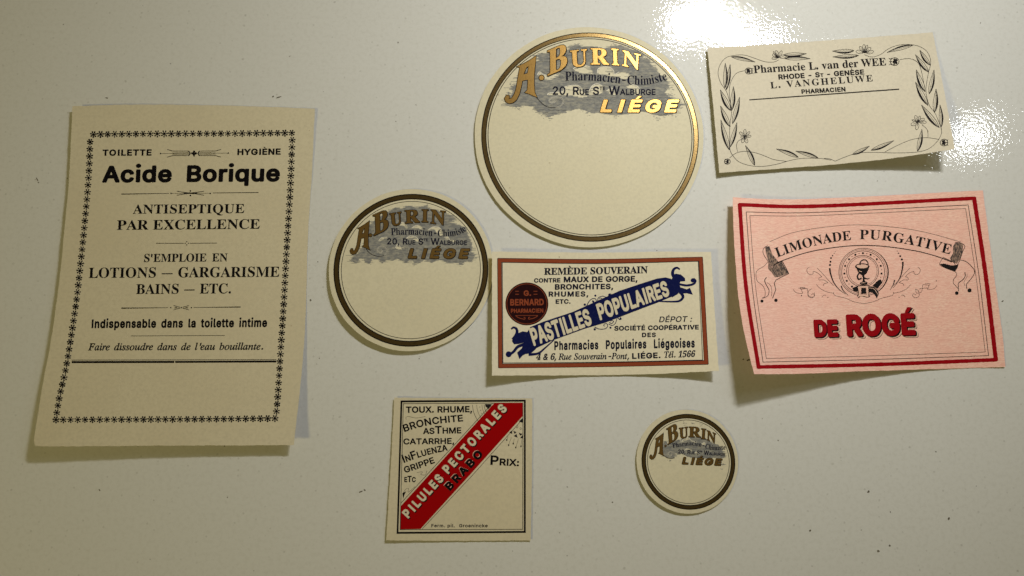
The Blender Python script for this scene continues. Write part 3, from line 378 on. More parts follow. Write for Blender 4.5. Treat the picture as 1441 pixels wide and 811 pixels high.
 'Y': (141, [[55,0,-4,2,-2,2,-2,3,0,57,-50,80,-2,5,0,3,1,2,3,4,4,2,24,0,3,-1,3,-2,2,-4,31,-50,31,52,3,3,4,2,24,0,2,-1,2,-1,3,-4,1,-2,0,-4,-1,-1,-51,-83,0,-57,-1,-1,-2,-4,-5,-2]]),
 'a': (118, [[41,-3,-11,2,-7,2,-5,3,-5,4,-5,5,-3,4,-3,6,-3,9,0,10,1,8,3,8,3,5,8,6,7,4,8,3,-4,0,-18,6,-3,2,-1,3,-1,1,0,5,4,8,6,8,7,7,11,5,10,3,8,1,12,0,9,-1,9,-3,6,-3,5,-4,4,-4,4,-5,4,-11,2,-9,0,-78,-2,-4,-3,-2,-3,-1,-20,0,-3,1,-3,3,-6,-3,-7,-3,-8,-1], [45,31,9,1,3,1,4,2,3,3,2,4,1,7,-23,-3,-5,-2,-3,-2,-1,-3,1,-4,3,-2], [32,77,17,3,17,2,1,0,0,2,-1,4,-4,3,-7,1,-6,-1,-3,-1,-5,-2,-3,-3,-3,-5]]),
 'b': (128, [[57,-2,-8,2,-9,4,-4,-3,-3,-1,-20,0,-4,2,-3,2,-1,3,0,145,2,5,3,2,3,1,20,0,3,-1,4,-3,1,-4,0,-32,3,2,7,2,7,1,14,0,6,-1,6,-2,8,-4,5,-4,6,-6,6,-9,3,-5,3,-10,3,-14,0,-16,-1,-6,-2,-9,-2,-6,-4,-9,-3,-4,-5,-7,-4,-4,-6,-4,-6,-4,-12,-3], [60,32,4,0,5,1,6,4,4,8,2,5,1,8,-1,13,-1,6,-2,5,-4,5,-4,3,-4,1,-5,1,-8,-2,-3,-2,-3,-3,-3,-4,-1,-4,-2,-10,0,-10,0,-5,2,-7,2,-4,3,-4,4,-3,3,-2]]),
 'c': (120, [[51,-2,-9,1,-6,2,-8,4,-8,7,-8,8,-3,4,-3,8,-4,13,-2,9,1,18,2,11,2,7,3,7,7,10,8,7,7,5,13,5,9,1,15,0,7,-1,8,-3,6,-4,6,-4,8,-9,6,-9,2,-6,0,-5,-1,-1,-2,-4,-4,-2,-16,-4,-5,0,-3,1,-2,2,-5,9,-2,3,-4,2,-9,2,-6,-1,-3,-2,-5,-4,-3,-4,-3,-11,-1,-12,1,-7,2,-6,4,-7,5,-4,6,-2,6,-1,6,2,5,3,3,4,2,6,4,4,3,1,4,0,18,-5,3,-2,1,-3,1,-2,0,-4,-2,-7,-5,-9,-7,-7,-7,-6,-8,-4,-9,-3,-7,-1]]),
 'd': (128, [[48,-2,-5,0,-9,3,-5,3,-5,3,-9,9,-4,4,-5,9,-3,10,-3,15,1,19,1,6,3,12,5,9,5,8,9,8,9,5,11,4,5,0,11,0,7,-1,5,-1,5,-3,0,32,2,5,3,2,3,1,20,0,2,-1,4,-2,2,-5,0,-145,-1,-1,-2,-4,-5,-2,-20,0,-3,1,-4,3,-7,-4,-6,-2,-4,0], [56,32,4,0,5,1,6,5,4,6,1,5,1,8,0,10,0,4,-2,6,-2,5,-3,4,-2,3,-5,2,-6,1,-8,-2,-3,-1,-4,-5,-4,-8,-2,-10,1,-13,1,-7,3,-5,2,-4,4,-3,4,-2]]),
 'e': (122, [[52,-2,-9,1,-9,3,-5,3,-9,6,-8,9,-6,11,-4,13,-2,10,0,15,2,9,4,15,6,9,8,10,10,7,12,5,10,1,11,0,8,-1,5,-1,10,-5,7,-5,4,-4,7,-9,5,-11,2,-9,2,-10,0,-16,-3,-4,-3,-2,-2,-1,-14,0,11,-3,5,-2,3,-4,1,-2,0,-4,-5,-10,-3,-6,-5,-5,-8,-6,-11,-4,-8,-3,-5,0], [56,32,8,0,7,2,4,4,3,6,3,3,-43,0,0,-2,2,-4,5,-5,5,-3], [39,80,35,0,-3,6,-5,4,-5,1,-5,1,-6,-1,-4,-2,-5,-5]]),
 'g': (128, [[49,-42,-11,2,-9,3,-7,4,-9,8,-4,5,-3,6,-1,2,0,4,1,3,3,2,15,9,5,1,-9,6,-7,8,-7,10,-4,10,-2,13,0,16,2,10,3,10,3,8,4,6,8,9,10,7,10,4,9,1,14,0,9,-2,7,-4,3,4,3,1,20,0,2,-1,4,-2,2,-5,0,-116,-1,-6,-2,-7,-3,-6,-5,-6,-7,-7,-9,-5,-10,-3,-7,-2], [53,-8,10,0,5,1,3,2,4,3,2,4,0,5,-10,-5,-9,-1,-14,1,-9,3,2,-4,6,-5,4,-3], [56,35,4,0,5,1,4,3,3,2,4,8,2,11,-1,11,-2,7,-2,5,-1,2,-6,5,-4,1,-5,1,-8,-2,-3,-2,-4,-4,-4,-8,-2,-10,1,-12,2,-7,2,-3,1,-2,5,-5,5,-2]]),
 'h': (124, [[13,0,-4,2,-3,2,-1,3,0,145,2,5,3,2,3,1,20,0,5,-2,2,-2,1,-4,0,-32,9,4,8,1,11,0,9,-1,10,-4,5,-4,5,-5,3,-5,3,-5,3,-7,2,-10,0,-77,-3,-4,-2,-2,-3,-1,-20,0,-4,1,-3,3,-1,3,0,70,-1,4,-2,6,-4,3,-4,1,-5,0,-6,-1,-4,-3,-4,-4,-2,-5,0,-6,0,-65,-1,-1,-2,-4,-5,-2]]),
 'i': (56, [[13,0,-4,2,-3,2,-1,3,0,109,2,5,3,2,3,1,20,0,5,-2,2,-3,1,-3,0,-109,-2,-4,-3,-2,-3,-1], [19,137,-7,3,-3,2,-4,5,-3,7,0,8,3,6,2,3,6,5,6,2,9,0,4,-1,3,-2,5,-4,2,-3,3,-8,-1,-7,-2,-6,-5,-5,-3,-2,-6,-3]]),
 'l': (62, [[33,-1,-9,2,-5,3,-4,3,-6,7,-3,7,0,5,-1,126,2,5,3,2,3,1,20,0,5,-2,2,-2,1,-4,0,-119,8,1,3,-2,2,-2,3,-4,3,-14,0,-4,-2,-3,-2,-2,-2,-2,-9,-2]]),
 'm': (179, [[13,0,-4,2,-3,2,-1,3,0,109,1,3,3,3,4,2,20,0,3,-1,3,-3,6,3,8,2,6,1,8,0,8,-2,5,-3,6,-4,3,-4,8,7,10,4,8,2,13,0,6,-1,9,-4,6,-4,6,-6,4,-6,2,-5,2,-7,1,-6,0,-80,-1,-3,-2,-2,-4,-2,-21,0,-4,2,-3,4,0,1,0,75,-1,4,-3,3,-3,2,-4,1,-7,-1,-4,-2,-2,-3,-2,-5,0,-74,-2,-3,-3,-3,-3,-1,-20,0,-5,2,-2,2,-1,3,0,77,-2,4,-3,2,-5,2,-3,0,-7,-2,-3,-3,-2,-3,-1,-5,0,-72,-1,-1,-2,-4,-5,-2]]),
 'n': (123, [[13,0,-4,2,-3,2,-1,3,0,109,1,3,4,4,3,1,20,0,4,-2,2,-3,6,3,9,3,4,0,11,0,8,-1,6,-2,6,-3,4,-3,5,-5,4,-6,3,-7,3,-11,1,-80,-2,-3,-3,-3,-3,-1,-20,0,-4,1,-3,3,-1,3,0,70,-1,4,-2,6,-4,3,-4,1,-5,0,-6,-1,-4,-3,-4,-4,-2,-5,0,-6,0,-65,-1,-1,-2,-4,-5,-2]]),
 'o': (125, [[51,-2,-9,1,-6,2,-8,4,-8,7,-8,8,-3,4,-3,8,-4,13,-2,9,1,18,2,11,2,7,3,7,7,10,8,7,7,5,13,5,9,1,11,0,6,0,11,-4,10,-5,5,-4,5,-5,6,-8,5,-10,3,-11,1,-11,0,-18,-2,-9,-2,-7,-4,-7,-6,-9,-7,-7,-9,-6,-12,-5,-8,-1], [56,32,4,-1,6,2,3,2,4,3,4,8,2,12,0,7,-1,8,-1,4,-2,5,-3,4,-4,3,-4,2,-6,1,-8,-2,-3,-1,-4,-4,-4,-7,-2,-7,-1,-6,1,-12,2,-8,2,-4,2,-3,5,-4,3,-2]]),
 'p': (128, [[13,-40,-4,2,-3,3,-1,3,0,148,1,2,3,4,4,2,20,0,4,-2,2,-3,7,4,7,2,5,0,14,0,6,-1,6,-2,8,-4,5,-4,6,-6,6,-9,3,-5,3,-10,3,-14,0,-16,-2,-13,-4,-12,-6,-9,-7,-9,-8,-6,-8,-4,-8,-3,-5,0,-13,0,-5,1,-6,2,-5,2,0,-35,-1,-3,-4,-3,-3,-2], [60,32,4,0,5,1,6,4,4,8,2,5,1,8,-1,13,-1,6,-2,5,-4,5,-4,3,-4,1,-5,1,-8,-2,-3,-2,-3,-3,-3,-4,-1,-4,-2,-10,0,-10,0,-5,2,-7,2,-4,3,-4,4,-3,3,-2]]),
 'q': (128, [[85,-40,-4,2,-2,3,-2,3,0,35,-6,-3,-10,-2,-16,0,-5,1,-8,3,-6,3,-5,4,-6,7,-7,10,-5,13,-3,15,0,16,2,9,4,15,5,9,4,5,6,5,7,6,5,2,7,3,9,1,14,0,9,-2,7,-4,2,3,4,2,20,0,5,-2,2,-3,1,-3,0,-148,-2,-4,-3,-2,-3,-2], [56,32,4,0,5,1,6,5,4,6,1,5,1,8,0,10,0,4,-2,6,-2,5,-3,4,-2,3,-5,2,-6,1,-8,-2,-3,-1,-4,-5,-4,-8,-2,-10,1,-13,1,-7,3,-5,2,-4,4,-3,4,-2]]),
 'r': (82, [[13,0,-4,2,-3,2,-1,3,0,109,1,2,3,4,4,2,20,0,3,-1,2,-3,5,3,8,2,18,0,2,0,4,-3,2,-4,0,-21,-1,-3,-3,-3,-4,-1,-13,0,-6,-1,-3,-2,-3,-3,-2,-4,-1,-5,0,-68,-1,-1,-2,-4,-5,-2]]),
 's': (111, [[43,-2,-8,1,-9,3,-8,4,-8,8,-4,5,-5,11,0,7,1,3,3,3,4,2,15,3,4,0,3,-1,2,-2,2,-3,2,-5,2,-3,4,-2,6,-1,6,0,7,3,3,3,0,2,-1,2,-4,2,-20,4,-11,4,-8,4,-5,3,-6,7,-4,6,-2,6,0,4,0,11,2,8,4,7,6,6,7,5,8,4,10,3,5,0,12,0,6,0,9,-3,7,-3,9,-7,5,-8,4,-8,1,-3,0,-5,-1,-3,-2,-3,-3,-1,-15,-4,-5,0,-3,1,-4,4,-1,3,-2,3,-3,3,-4,1,-6,0,-6,-1,-4,-3,0,-1,0,-2,3,-2,4,-2,20,-4,10,-4,8,-4,4,-3,7,-7,3,-7,2,-8,0,-10,-2,-10,-3,-6,-7,-8,-6,-4,-7,-4,-11,-3,-7,-1]]),
 't': (73, [[44,-1,-8,1,-10,3,-5,4,-5,4,-3,5,-3,8,-1,9,0,58,-9,0,-2,0,-3,3,-2,4,0,18,0,2,2,3,3,2,2,1,9,0,0,18,2,4,2,2,3,2,21,0,3,-2,3,-3,1,-3,0,-18,14,0,2,-1,4,-2,2,-5,0,-18,-2,-4,-3,-2,-3,-1,-14,0,0,-54,1,-4,3,-1,5,1,5,0,3,-1,2,-2,2,-2,1,-4,3,-12,0,-4,-3,-5,-3,-2,-8,-2]]),
 'u': (124, [[48,-2,-11,2,-6,2,-8,4,-8,8,-3,4,-3,7,-3,10,-1,9,0,72,1,2,3,4,4,2,20,0,3,-1,4,-4,1,-3,0,-66,0,-6,2,-5,3,-3,4,-3,6,-1,6,1,5,3,3,3,2,6,1,4,0,67,1,3,3,4,4,1,20,0,2,-1,3,-2,3,-5,0,-109,-1,-1,-3,-4,-4,-2,-20,0,-4,2,-2,3,-6,-3,-9,-3]]),
}
OUT['g'] = {
 '&': (138, [[53,-2,-11,2,-10,3,-8,6,-7,6,-5,7,-4,9,-1,7,0,11,2,10,6,9,8,8,13,11,-6,6,-5,9,-3,6,-2,6,-1,4,1,13,2,7,2,5,3,5,5,4,9,6,11,3,14,0,6,-1,7,-2,9,-6,5,-4,3,-5,3,-5,2,-8,0,-10,-1,-4,-2,-5,-3,-6,-3,-4,-6,-7,-15,-12,27,-32,3,10,1,12,1,2,1,0,20,0,1,-1,1,-1,0,-8,-2,-13,-4,-13,-5,-8,19,-24,1,-1,0,-3,-2,-2,-25,0,-10,11,-7,-5,-5,-3,-8,-3,-13,-2], [55,21,6,0,8,2,9,4,5,3,-32,38,-8,-6,-7,-7,-3,-8,-1,-5,2,-7,2,-4,4,-4,7,-4], [55,102,2,0,12,10,4,5,2,4,0,7,-2,5,-2,2,-5,3,-6,1,-6,-2,-4,-2,-3,-2,-2,-5,-1,-5,1,-5,4,-7]]),
 "'": (66, [[23,96,-3,2,-2,60,2,2,22,0,2,-2,-2,-60,-2,-2]]),
 ',': (60, [[11,-36,-3,2,0,4,9,55,2,3,23,0,2,-2,0,-3,-15,-57,-2,-2]]),
 '-': (140, [[34,57,-3,2,0,19,2,2,69,0,3,-2,0,-19,-3,-2]]),
 '.': (60, [[26,-1,-4,1,-3,2,-4,3,-2,3,-1,4,0,8,0,2,3,5,6,4,4,2,9,0,5,-3,5,-6,2,-5,-1,-8,-2,-5,-6,-6,-5,-1]]),
 '0': (140, [[63,-2,-11,2,-11,5,-9,7,-3,4,-6,8,-6,13,-3,12,-3,17,0,22,1,15,3,15,3,7,4,10,7,9,7,7,11,7,11,3,15,1,11,-2,10,-4,5,-4,6,-5,6,-7,3,-5,6,-14,4,-16,1,-21,0,-17,-2,-18,-4,-13,-5,-11,-7,-10,-8,-7,-6,-5,-6,-2,-10,-3], [65,22,8,0,7,3,4,2,5,6,5,8,2,6,3,12,1,13,0,16,-1,11,-2,10,-4,11,-4,7,-5,6,-6,3,-7,2,-6,0,-7,-2,-5,-3,-6,-6,-4,-7,-3,-7,-2,-12,-2,-11,0,-12,1,-15,3,-15,3,-7,4,-8,6,-6,7,-4]]),
 '2': (140, [[18,0,-2,2,0,17,66,71,5,7,4,8,2,8,0,5,-2,6,-2,5,-5,4,-4,3,-5,1,-4,1,-8,0,-5,-1,-5,-3,-6,-5,-4,-7,-1,-5,-1,-6,-2,-2,-20,0,-3,2,0,7,2,8,3,9,4,6,6,8,9,6,9,4,13,3,11,0,9,-2,7,-2,7,-3,7,-6,6,-5,5,-9,2,-6,2,-9,0,-9,-2,-9,-4,-11,-6,-9,-7,-9,-13,-15,-33,-34,65,0,2,-2,0,-20,-2,-2]]),
 ':': (60, [[26,-1,-4,1,-3,2,-4,3,-2,3,-1,4,0,8,0,2,3,5,6,4,4,2,9,0,5,-3,5,-6,2,-5,-1,-8,-2,-5,-6,-6,-5,-1], [25,82,-3,1,-4,2,-5,5,-1,5,0,8,3,6,5,5,6,2,7,-1,6,-3,5,-5,2,-5,-1,-8,-1,-3,-2,-4,-4,-3,-5,-2]]),
 'A': (148, [[4,0,-2,2,0,5,55,151,2,2,25,0,3,-2,3,-8,52,-142,0,-6,-2,-2,-23,0,-1,1,-2,4,-13,38,-58,0,-15,-42,-1,-1], [51,67,42,0,-12,31,-9,30,-9,-27]]),
 'B': (141, [[17,0,-2,2,0,156,2,2,60,0,12,-2,12,-4,8,-5,6,-7,5,-8,3,-9,0,-15,-2,-10,-6,-8,-5,-5,-5,-3,8,-5,7,-7,4,-6,3,-7,2,-9,0,-11,-2,-9,-3,-8,-4,-6,-8,-6,-8,-5,-10,-3,-13,-2], [41,24,39,0,7,2,8,3,2,1,4,4,2,7,1,5,-1,4,-3,7,-7,7,-5,3,-5,2,-8,1,-34,0], [41,93,33,0,6,1,8,3,6,6,2,4,1,4,0,9,-2,6,-3,3,-3,3,-5,2,-5,1,-8,1,-30,0]]),
 'C': (157, [[74,-2,-14,2,-11,5,-10,6,-5,4,-9,10,-5,8,-4,8,-5,16,-2,12,0,22,2,14,5,16,4,7,5,7,10,11,10,7,12,5,14,3,15,1,10,-2,13,-4,8,-4,9,-6,6,-7,6,-9,6,-12,2,-8,0,-3,-3,-2,-22,0,-2,2,0,4,-3,6,-4,6,-8,7,-6,4,-5,1,-9,2,-7,0,-9,-2,-9,-4,-8,-5,-8,-10,-4,-8,-3,-11,-2,-14,1,-15,2,-10,4,-10,4,-7,4,-5,5,-4,4,-3,6,-3,8,-2,12,-1,8,1,6,3,6,3,5,4,6,6,3,7,1,6,2,2,22,0,2,-2,0,-4,-3,-13,-6,-10,-5,-7,-10,-9,-12,-7,-8,-3,-14,-2]]),
 'D': (155, [[17,0,-2,2,0,156,2,2,61,-1,6,0,11,-3,13,-6,10,-7,5,-5,7,-9,6,-12,5,-16,1,-11,0,-20,-1,-6,-1,-8,-4,-12,-6,-12,-7,-10,-11,-9,-12,-7,-11,-4,-17,-2], [41,24,30,0,9,2,7,2,7,3,6,4,6,6,5,9,4,14,2,11,0,10,-2,14,-4,11,-4,8,-7,7,-9,6,-8,3,-11,2,-31,0]]),
 'E': (129, [[17,0,-2,2,0,156,2,2,96,0,2,-2,0,-20,-2,-2,-72,0,0,-43,67,0,2,-2,0,-20,-2,-2,-67,0,0,-45,73,0,2,-2,0,-20,-2,-2]]),
 'F': (127, [[17,0,-2,2,0,156,2,2,95,0,2,-2,0,-20,-2,-2,-71,0,0,-45,64,-1,3,-2,0,-19,-3,-2,-64,0,0,-65,-2,-2]]),
 'G': (160, [[75,-2,-15,2,-13,6,-12,8,-7,7,-4,5,-8,13,-5,15,-2,15,0,22,2,12,2,8,3,10,8,14,11,11,12,8,13,5,10,2,16,1,11,-2,11,-3,8,-4,9,-7,7,-6,7,-11,5,-12,2,-7,0,-3,-2,-2,-23,0,-2,2,-2,7,-3,5,-6,7,-7,6,-9,3,-9,2,-7,0,-7,-1,-5,-2,-7,-3,-5,-4,-4,-4,-4,-5,-5,-10,-3,-12,-2,-13,1,-15,2,-10,2,-6,4,-8,4,-6,10,-8,7,-4,8,-2,13,-1,6,1,7,2,10,6,6,7,4,7,2,8,1,6,-37,0,-3,2,0,19,3,3,61,0,2,-3,0,-25,-2,-12,-3,-9,-3,-6,-6,-9,-8,-7,-10,-7,-6,-3,-6,-2,-15,-3]]),
 'H': (159, [[17,0,-2,2,0,156,0,1,2,1,22,0,2,-2,0,-64,73,0,1,64,2,2,21,0,1,-1,2,-1,0,-156,-1,-1,-2,-1,-21,0,-2,2,-1,68,-73,0,0,-68,-2,-2]]),
 'I': (94, [[9,0,-3,2,0,20,1,1,1,1,24,0,0,112,-24,0,-1,1,-1,1,0,20,2,2,74,0,2,-2,0,-20,-1,-1,-1,-1,-24,0,0,-112,24,0,1,-1,1,-1,0,-20,-2,-2]]),
 'L': (122, [[17,0,-2,2,0,156,2,2,22,0,2,-2,0,-134,69,0,2,-2,0,-20,-2,-2]]),
 'M': (192, [[17,0,-2,2,0,156,0,1,2,1,30,0,2,-2,37,-95,9,-25,8,25,37,94,2,3,30,0,1,-1,1,-1,0,-156,-1,-1,-1,-1,-22,0,-2,2,0,109,-8,-23,-34,-86,-2,-2,-19,0,-3,3,-35,88,-7,21,0,-110,-2,-2]]),
 'N': (161, [[17,0,-2,2,0,156,0,1,2,1,25,0,2,-1,65,-102,8,-14,0,115,2,2,21,0,1,-1,2,-1,0,-156,-1,-1,-2,-1,-25,0,-2,2,-56,88,-17,28,1,-11,0,-105,-2,-2]]),
 'O': (164, [[74,-2,-14,2,-11,5,-5,3,-9,6,-7,7,-5,7,-6,9,-2,6,-4,12,-1,8,-1,13,0,18,4,17,5,14,7,11,12,11,11,8,12,4,6,2,9,1,15,-1,9,-1,7,-3,10,-5,11,-8,9,-9,7,-12,3,-6,3,-12,2,-14,0,-22,-1,-12,-2,-8,-4,-11,-8,-13,-10,-10,-13,-9,-12,-6,-14,-2], [76,23,8,0,6,1,6,2,10,5,7,7,5,6,3,8,4,12,1,10,0,11,-2,16,-4,10,-5,9,-7,7,-7,5,-9,3,-8,2,-12,-1,-9,-3,-8,-4,-8,-7,-4,-7,-6,-12,-2,-12,-1,-8,1,-15,2,-10,4,-10,5,-8,8,-8,6,-4,8,-3]]),
 'P': (137, [[17,0,-2,2,0,156,2,2,58,0,8,-1,8,-2,11,-4,7,-5,7,-7,6,-10,3,-7,1,-12,0,-12,-2,-9,-3,-9,-5,-8,-7,-6,-7,-5,-10,-4,-9,-2,-7,-1,-35,0,0,-54,-2,-2], [41,80,35,0,9,2,6,4,4,4,3,5,2,6,0,5,0,4,-1,8,-2,4,-2,4,-6,5,-9,4,-8,1,-31,0]]),
 'R': (139, [[17,0,-2,2,0,156,2,2,59,0,13,-2,8,-2,6,-3,7,-5,3,-3,4,-4,6,-10,3,-12,0,-17,-2,-11,-6,-12,-9,-9,-9,-5,0,-1,31,-58,1,-1,0,-3,-2,-2,-25,0,-1,1,-32,59,-31,0,0,-58,-2,-2], [41,84,34,0,8,1,9,4,5,5,1,4,2,7,1,5,-1,7,-4,9,-3,3,-4,3,-4,2,-7,1,-6,1,-31,0]]),
 'S': (138, [[61,-3,-11,2,-10,2,-10,6,-8,6,-5,5,-5,9,-4,13,0,6,1,1,1,1,23,0,2,-2,1,-6,2,-6,6,-6,5,-3,7,-2,13,-1,8,1,6,1,5,2,5,4,4,4,3,5,1,7,-2,6,-1,2,-4,4,-5,3,-13,5,-30,9,-10,4,-8,5,-8,8,-5,8,-3,10,0,11,3,10,4,8,3,4,6,6,6,4,7,4,10,3,11,2,13,0,9,-2,9,-2,9,-5,8,-5,6,-7,5,-8,3,-10,0,-7,-1,-1,-1,-1,-22,0,-2,2,0,4,-3,6,-6,6,-5,3,-5,1,-12,2,-11,-2,-5,-2,-5,-3,-5,-4,-2,-5,-1,-8,1,-3,1,-3,5,-4,5,-4,12,-4,21,-6,12,-4,8,-4,9,-6,7,-7,5,-8,2,-9,0,-13,-3,-11,-3,-6,-5,-7,-9,-7,-8,-5,-12,-4,-12,-2]]),
 'T': (138, [[57,0,-3,2,0,134,-45,0,-3,2,0,20,3,2,117,0,3,-2,0,-20,-3,-2,-46,0,0,-134,-2,-2]]),
 'U': (159, [[70,-2,-15,2,-9,4,-6,4,-8,6,-5,5,-5,7,-4,8,-2,7,-1,10,0,107,2,2,22,0,2,-2,0,-104,2,-9,3,-7,2,-3,5,-5,8,-4,12,-3,10,0,10,2,6,3,4,3,7,7,4,10,1,6,0,104,2,2,21,0,3,-2,0,-110,-2,-9,-3,-8,-8,-13,-8,-7,-8,-5,-9,-5,-10,-2,-7,-1]]),
 'W': (210, [[46,0,-2,1,-2,4,-40,148,0,5,0,1,2,1,22,0,2,-3,24,-90,6,-27,4,18,27,99,2,3,24,0,1,-1,2,-2,30,-117,6,25,24,92,2,3,22,0,1,-1,1,-1,0,-5,-42,-151,-2,-2,-24,0,-3,3,-26,97,-4,16,-3,-12,-27,-102,-2,-2]]),
 'X': (146, [[5,0,-3,2,0,3,54,77,-50,73,0,3,0,1,2,1,25,0,1,-1,24,-35,14,-22,14,22,24,35,1,1,24,0,1,-1,1,-1,0,-3,-50,-73,53,-77,0,-3,0,-1,-2,-1,-25,0,-1,1,-31,45,-10,16,-13,-21,-28,-40,-1,-1]]),
 'Z': (135, [[12,0,-3,2,0,17,71,104,10,13,-79,0,-2,2,0,20,0,1,2,1,109,0,1,-1,2,-1,-1,-18,-69,-100,-11,-16,79,0,3,-2,0,-20,-1,-1,-2,-1]]),
 'c': (123, [[56,-2,-10,1,-5,2,-6,4,-5,3,-6,5,-5,5,-4,6,-4,8,-3,10,-1,10,0,19,3,12,4,11,7,11,8,7,8,5,10,4,10,1,14,0,8,-2,7,-2,11,-7,7,-6,4,-7,4,-9,0,-4,-3,-2,-16,-4,-3,0,-2,2,-1,3,-4,6,-5,5,-4,2,-5,2,-8,0,-7,-1,-6,-3,-6,-5,-4,-5,-2,-5,-3,-10,-1,-6,1,-12,1,-8,3,-7,3,-5,6,-6,5,-3,9,-2,5,0,7,1,7,4,5,5,3,6,1,2,2,3,4,0,16,-4,2,-3,0,-3,-3,-9,-5,-7,-7,-7,-8,-6,-6,-2,-9,-3,-5,0]]),
 'e': (125, [[57,-2,-10,1,-12,5,-9,7,-7,8,-7,11,-4,12,-1,10,0,15,1,10,5,14,6,10,7,8,10,8,10,4,11,1,10,0,9,-1,11,-4,9,-6,8,-8,6,-11,3,-11,2,-12,0,-16,-2,-2,-80,0,0,-4,3,-10,4,-6,5,-5,7,-3,8,-2,8,0,5,1,5,2,7,5,2,4,1,3,3,3,3,0,17,-5,2,-2,0,-3,-3,-8,-6,-7,-5,-5,-6,-4,-10,-5,-7,-2,-5,0], [33,73,56,0,0,1,-2,6,-3,7,-5,7,-4,2,-5,2,-6,1,-5,0,-8,-2,-7,-4,-7,-7,-3,-7]]),
 'i': (54, [[15,0,-3,2,0,117,3,2,20,0,2,-2,0,-117,-2,-2], [21,148,-5,3,-5,5,-2,5,0,7,3,6,3,2,4,3,2,0,10,0,5,-3,4,-5,1,-5,0,-6,-3,-6,-5,-4,-4,-2]]),
 'k': (118, [[15,0,-3,2,0,156,3,2,20,0,2,-2,1,-84,46,47,25,0,2,-2,0,-3,-3,-4,-43,-44,50,-62,0,-1,0,-3,-2,-2,-26,0,-1,1,-40,51,-9,-8,0,-42,-2,-2]]),
 'l': (60, [[37,-1,-8,2,-8,5,-6,7,-2,9,-1,136,3,2,20,0,2,-2,1,-129,1,-4,1,-2,3,0,9,0,2,-1,2,-10,2,-9,-2,-2,-6,-1]]),
 'm': (187, [[15,0,-3,2,0,117,2,1,1,1,20,0,2,-2,0,-9,6,6,8,4,9,3,7,0,7,-1,6,-2,6,-3,6,-6,4,-6,2,4,5,4,6,4,5,3,10,3,14,0,6,-2,7,-2,6,-4,6,-7,5,-9,2,-5,1,-8,0,-84,-1,-1,-2,-1,-20,0,-2,2,-1,82,-1,5,-3,5,-6,4,-7,1,-9,0,-5,-3,-6,-5,-3,-7,-1,-4,0,-78,-2,-2,-21,0,-1,1,-1,1,0,79,-1,5,-2,5,-5,6,-6,2,-8,0,-6,-1,-5,-3,-5,-6,-3,-8,-1,-6,0,-73,-2,-2]]),
 'n': (127, [[15,0,-3,2,0,117,1,1,2,1,20,0,2,-2,0,-10,6,6,8,4,8,3,5,0,10,0,6,-1,7,-2,8,-4,6,-6,5,-8,3,-6,1,-9,1,-84,-1,-1,-2,-1,-20,0,-2,2,0,76,-1,4,-3,8,-5,5,-8,3,-8,1,-8,-2,-7,-4,-5,-6,-3,-7,-1,-8,0,-70,-2,-2]]),
 'o': (128, [[56,-2,-10,1,-5,2,-6,4,-5,3,-6,5,-5,5,-4,6,-5,11,-2,11,-1,6,0,15,1,6,3,15,5,9,5,8,9,8,9,5,11,3,7,1,17,0,10,-3,10,-6,9,-8,6,-8,5,-10,3,-14,1,-8,-1,-18,-2,-10,-5,-12,-6,-9,-8,-8,-9,-5,-8,-4,-10,-1], [59,21,8,0,7,2,5,3,5,5,5,9,2,7,2,8,0,9,-2,9,-2,6,-3,7,-4,5,-5,5,-6,2,-8,1,-7,0,-5,-2,-3,-2,-6,-5,-4,-5,-2,-5,-3,-9,-1,-7,0,-9,1,-7,3,-9,4,-7,8,-7,6,-3]]),
 'p': (131, [[15,-43,-3,3,0,159,3,2,20,0,2,-2,0,-11,5,5,5,4,6,3,5,2,6,0,10,0,8,-1,6,-2,8,-4,4,-3,7,-6,6,-9,5,-13,3,-16,0,-16,-2,-13,-4,-11,-6,-10,-5,-6,-4,-4,-11,-7,-9,-3,-5,0,-13,0,-5,1,-4,1,-8,5,-3,2,-4,5,-1,-52,-2,-3], [64,21,6,0,7,2,4,3,5,4,3,4,3,5,2,8,1,9,0,14,-3,10,-3,6,-4,6,-5,4,-5,2,-8,1,-10,-1,-5,-2,-4,-4,-4,-5,-3,-6,-3,-8,-1,-7,0,-12,1,-5,3,-9,3,-7,3,-4,5,-4,7,-3]]),
 'r': (82, [[15,0,-3,2,0,117,3,2,20,0,2,-2,0,-8,8,6,8,4,6,1,15,0,2,-2,0,-21,0,-1,-2,-1,-14,1,-8,-2,-6,-3,-4,-4,-4,-8,-1,-6,0,-73,-2,-2]]),
}
FONT = {}
for style, chars in OUT.items():
    FONT[style] = {}
    for ch, (adv, loops) in chars.items():
        done = []
        for lp in loops:
            x = y = 0
            pts = []
            for i in range(0, len(lp), 2):
                x += lp[i]
                y += lp[i + 1]
                pts.append((x / 160.0, y / 160.0))
            done.append(pts)
        FONT[style][ch] = (adv / 160.0, done)

ACC = {'É': ('E', 1), 'È': ('E', -1), 'é': ('e', 1), 'è': ('e', -1)}


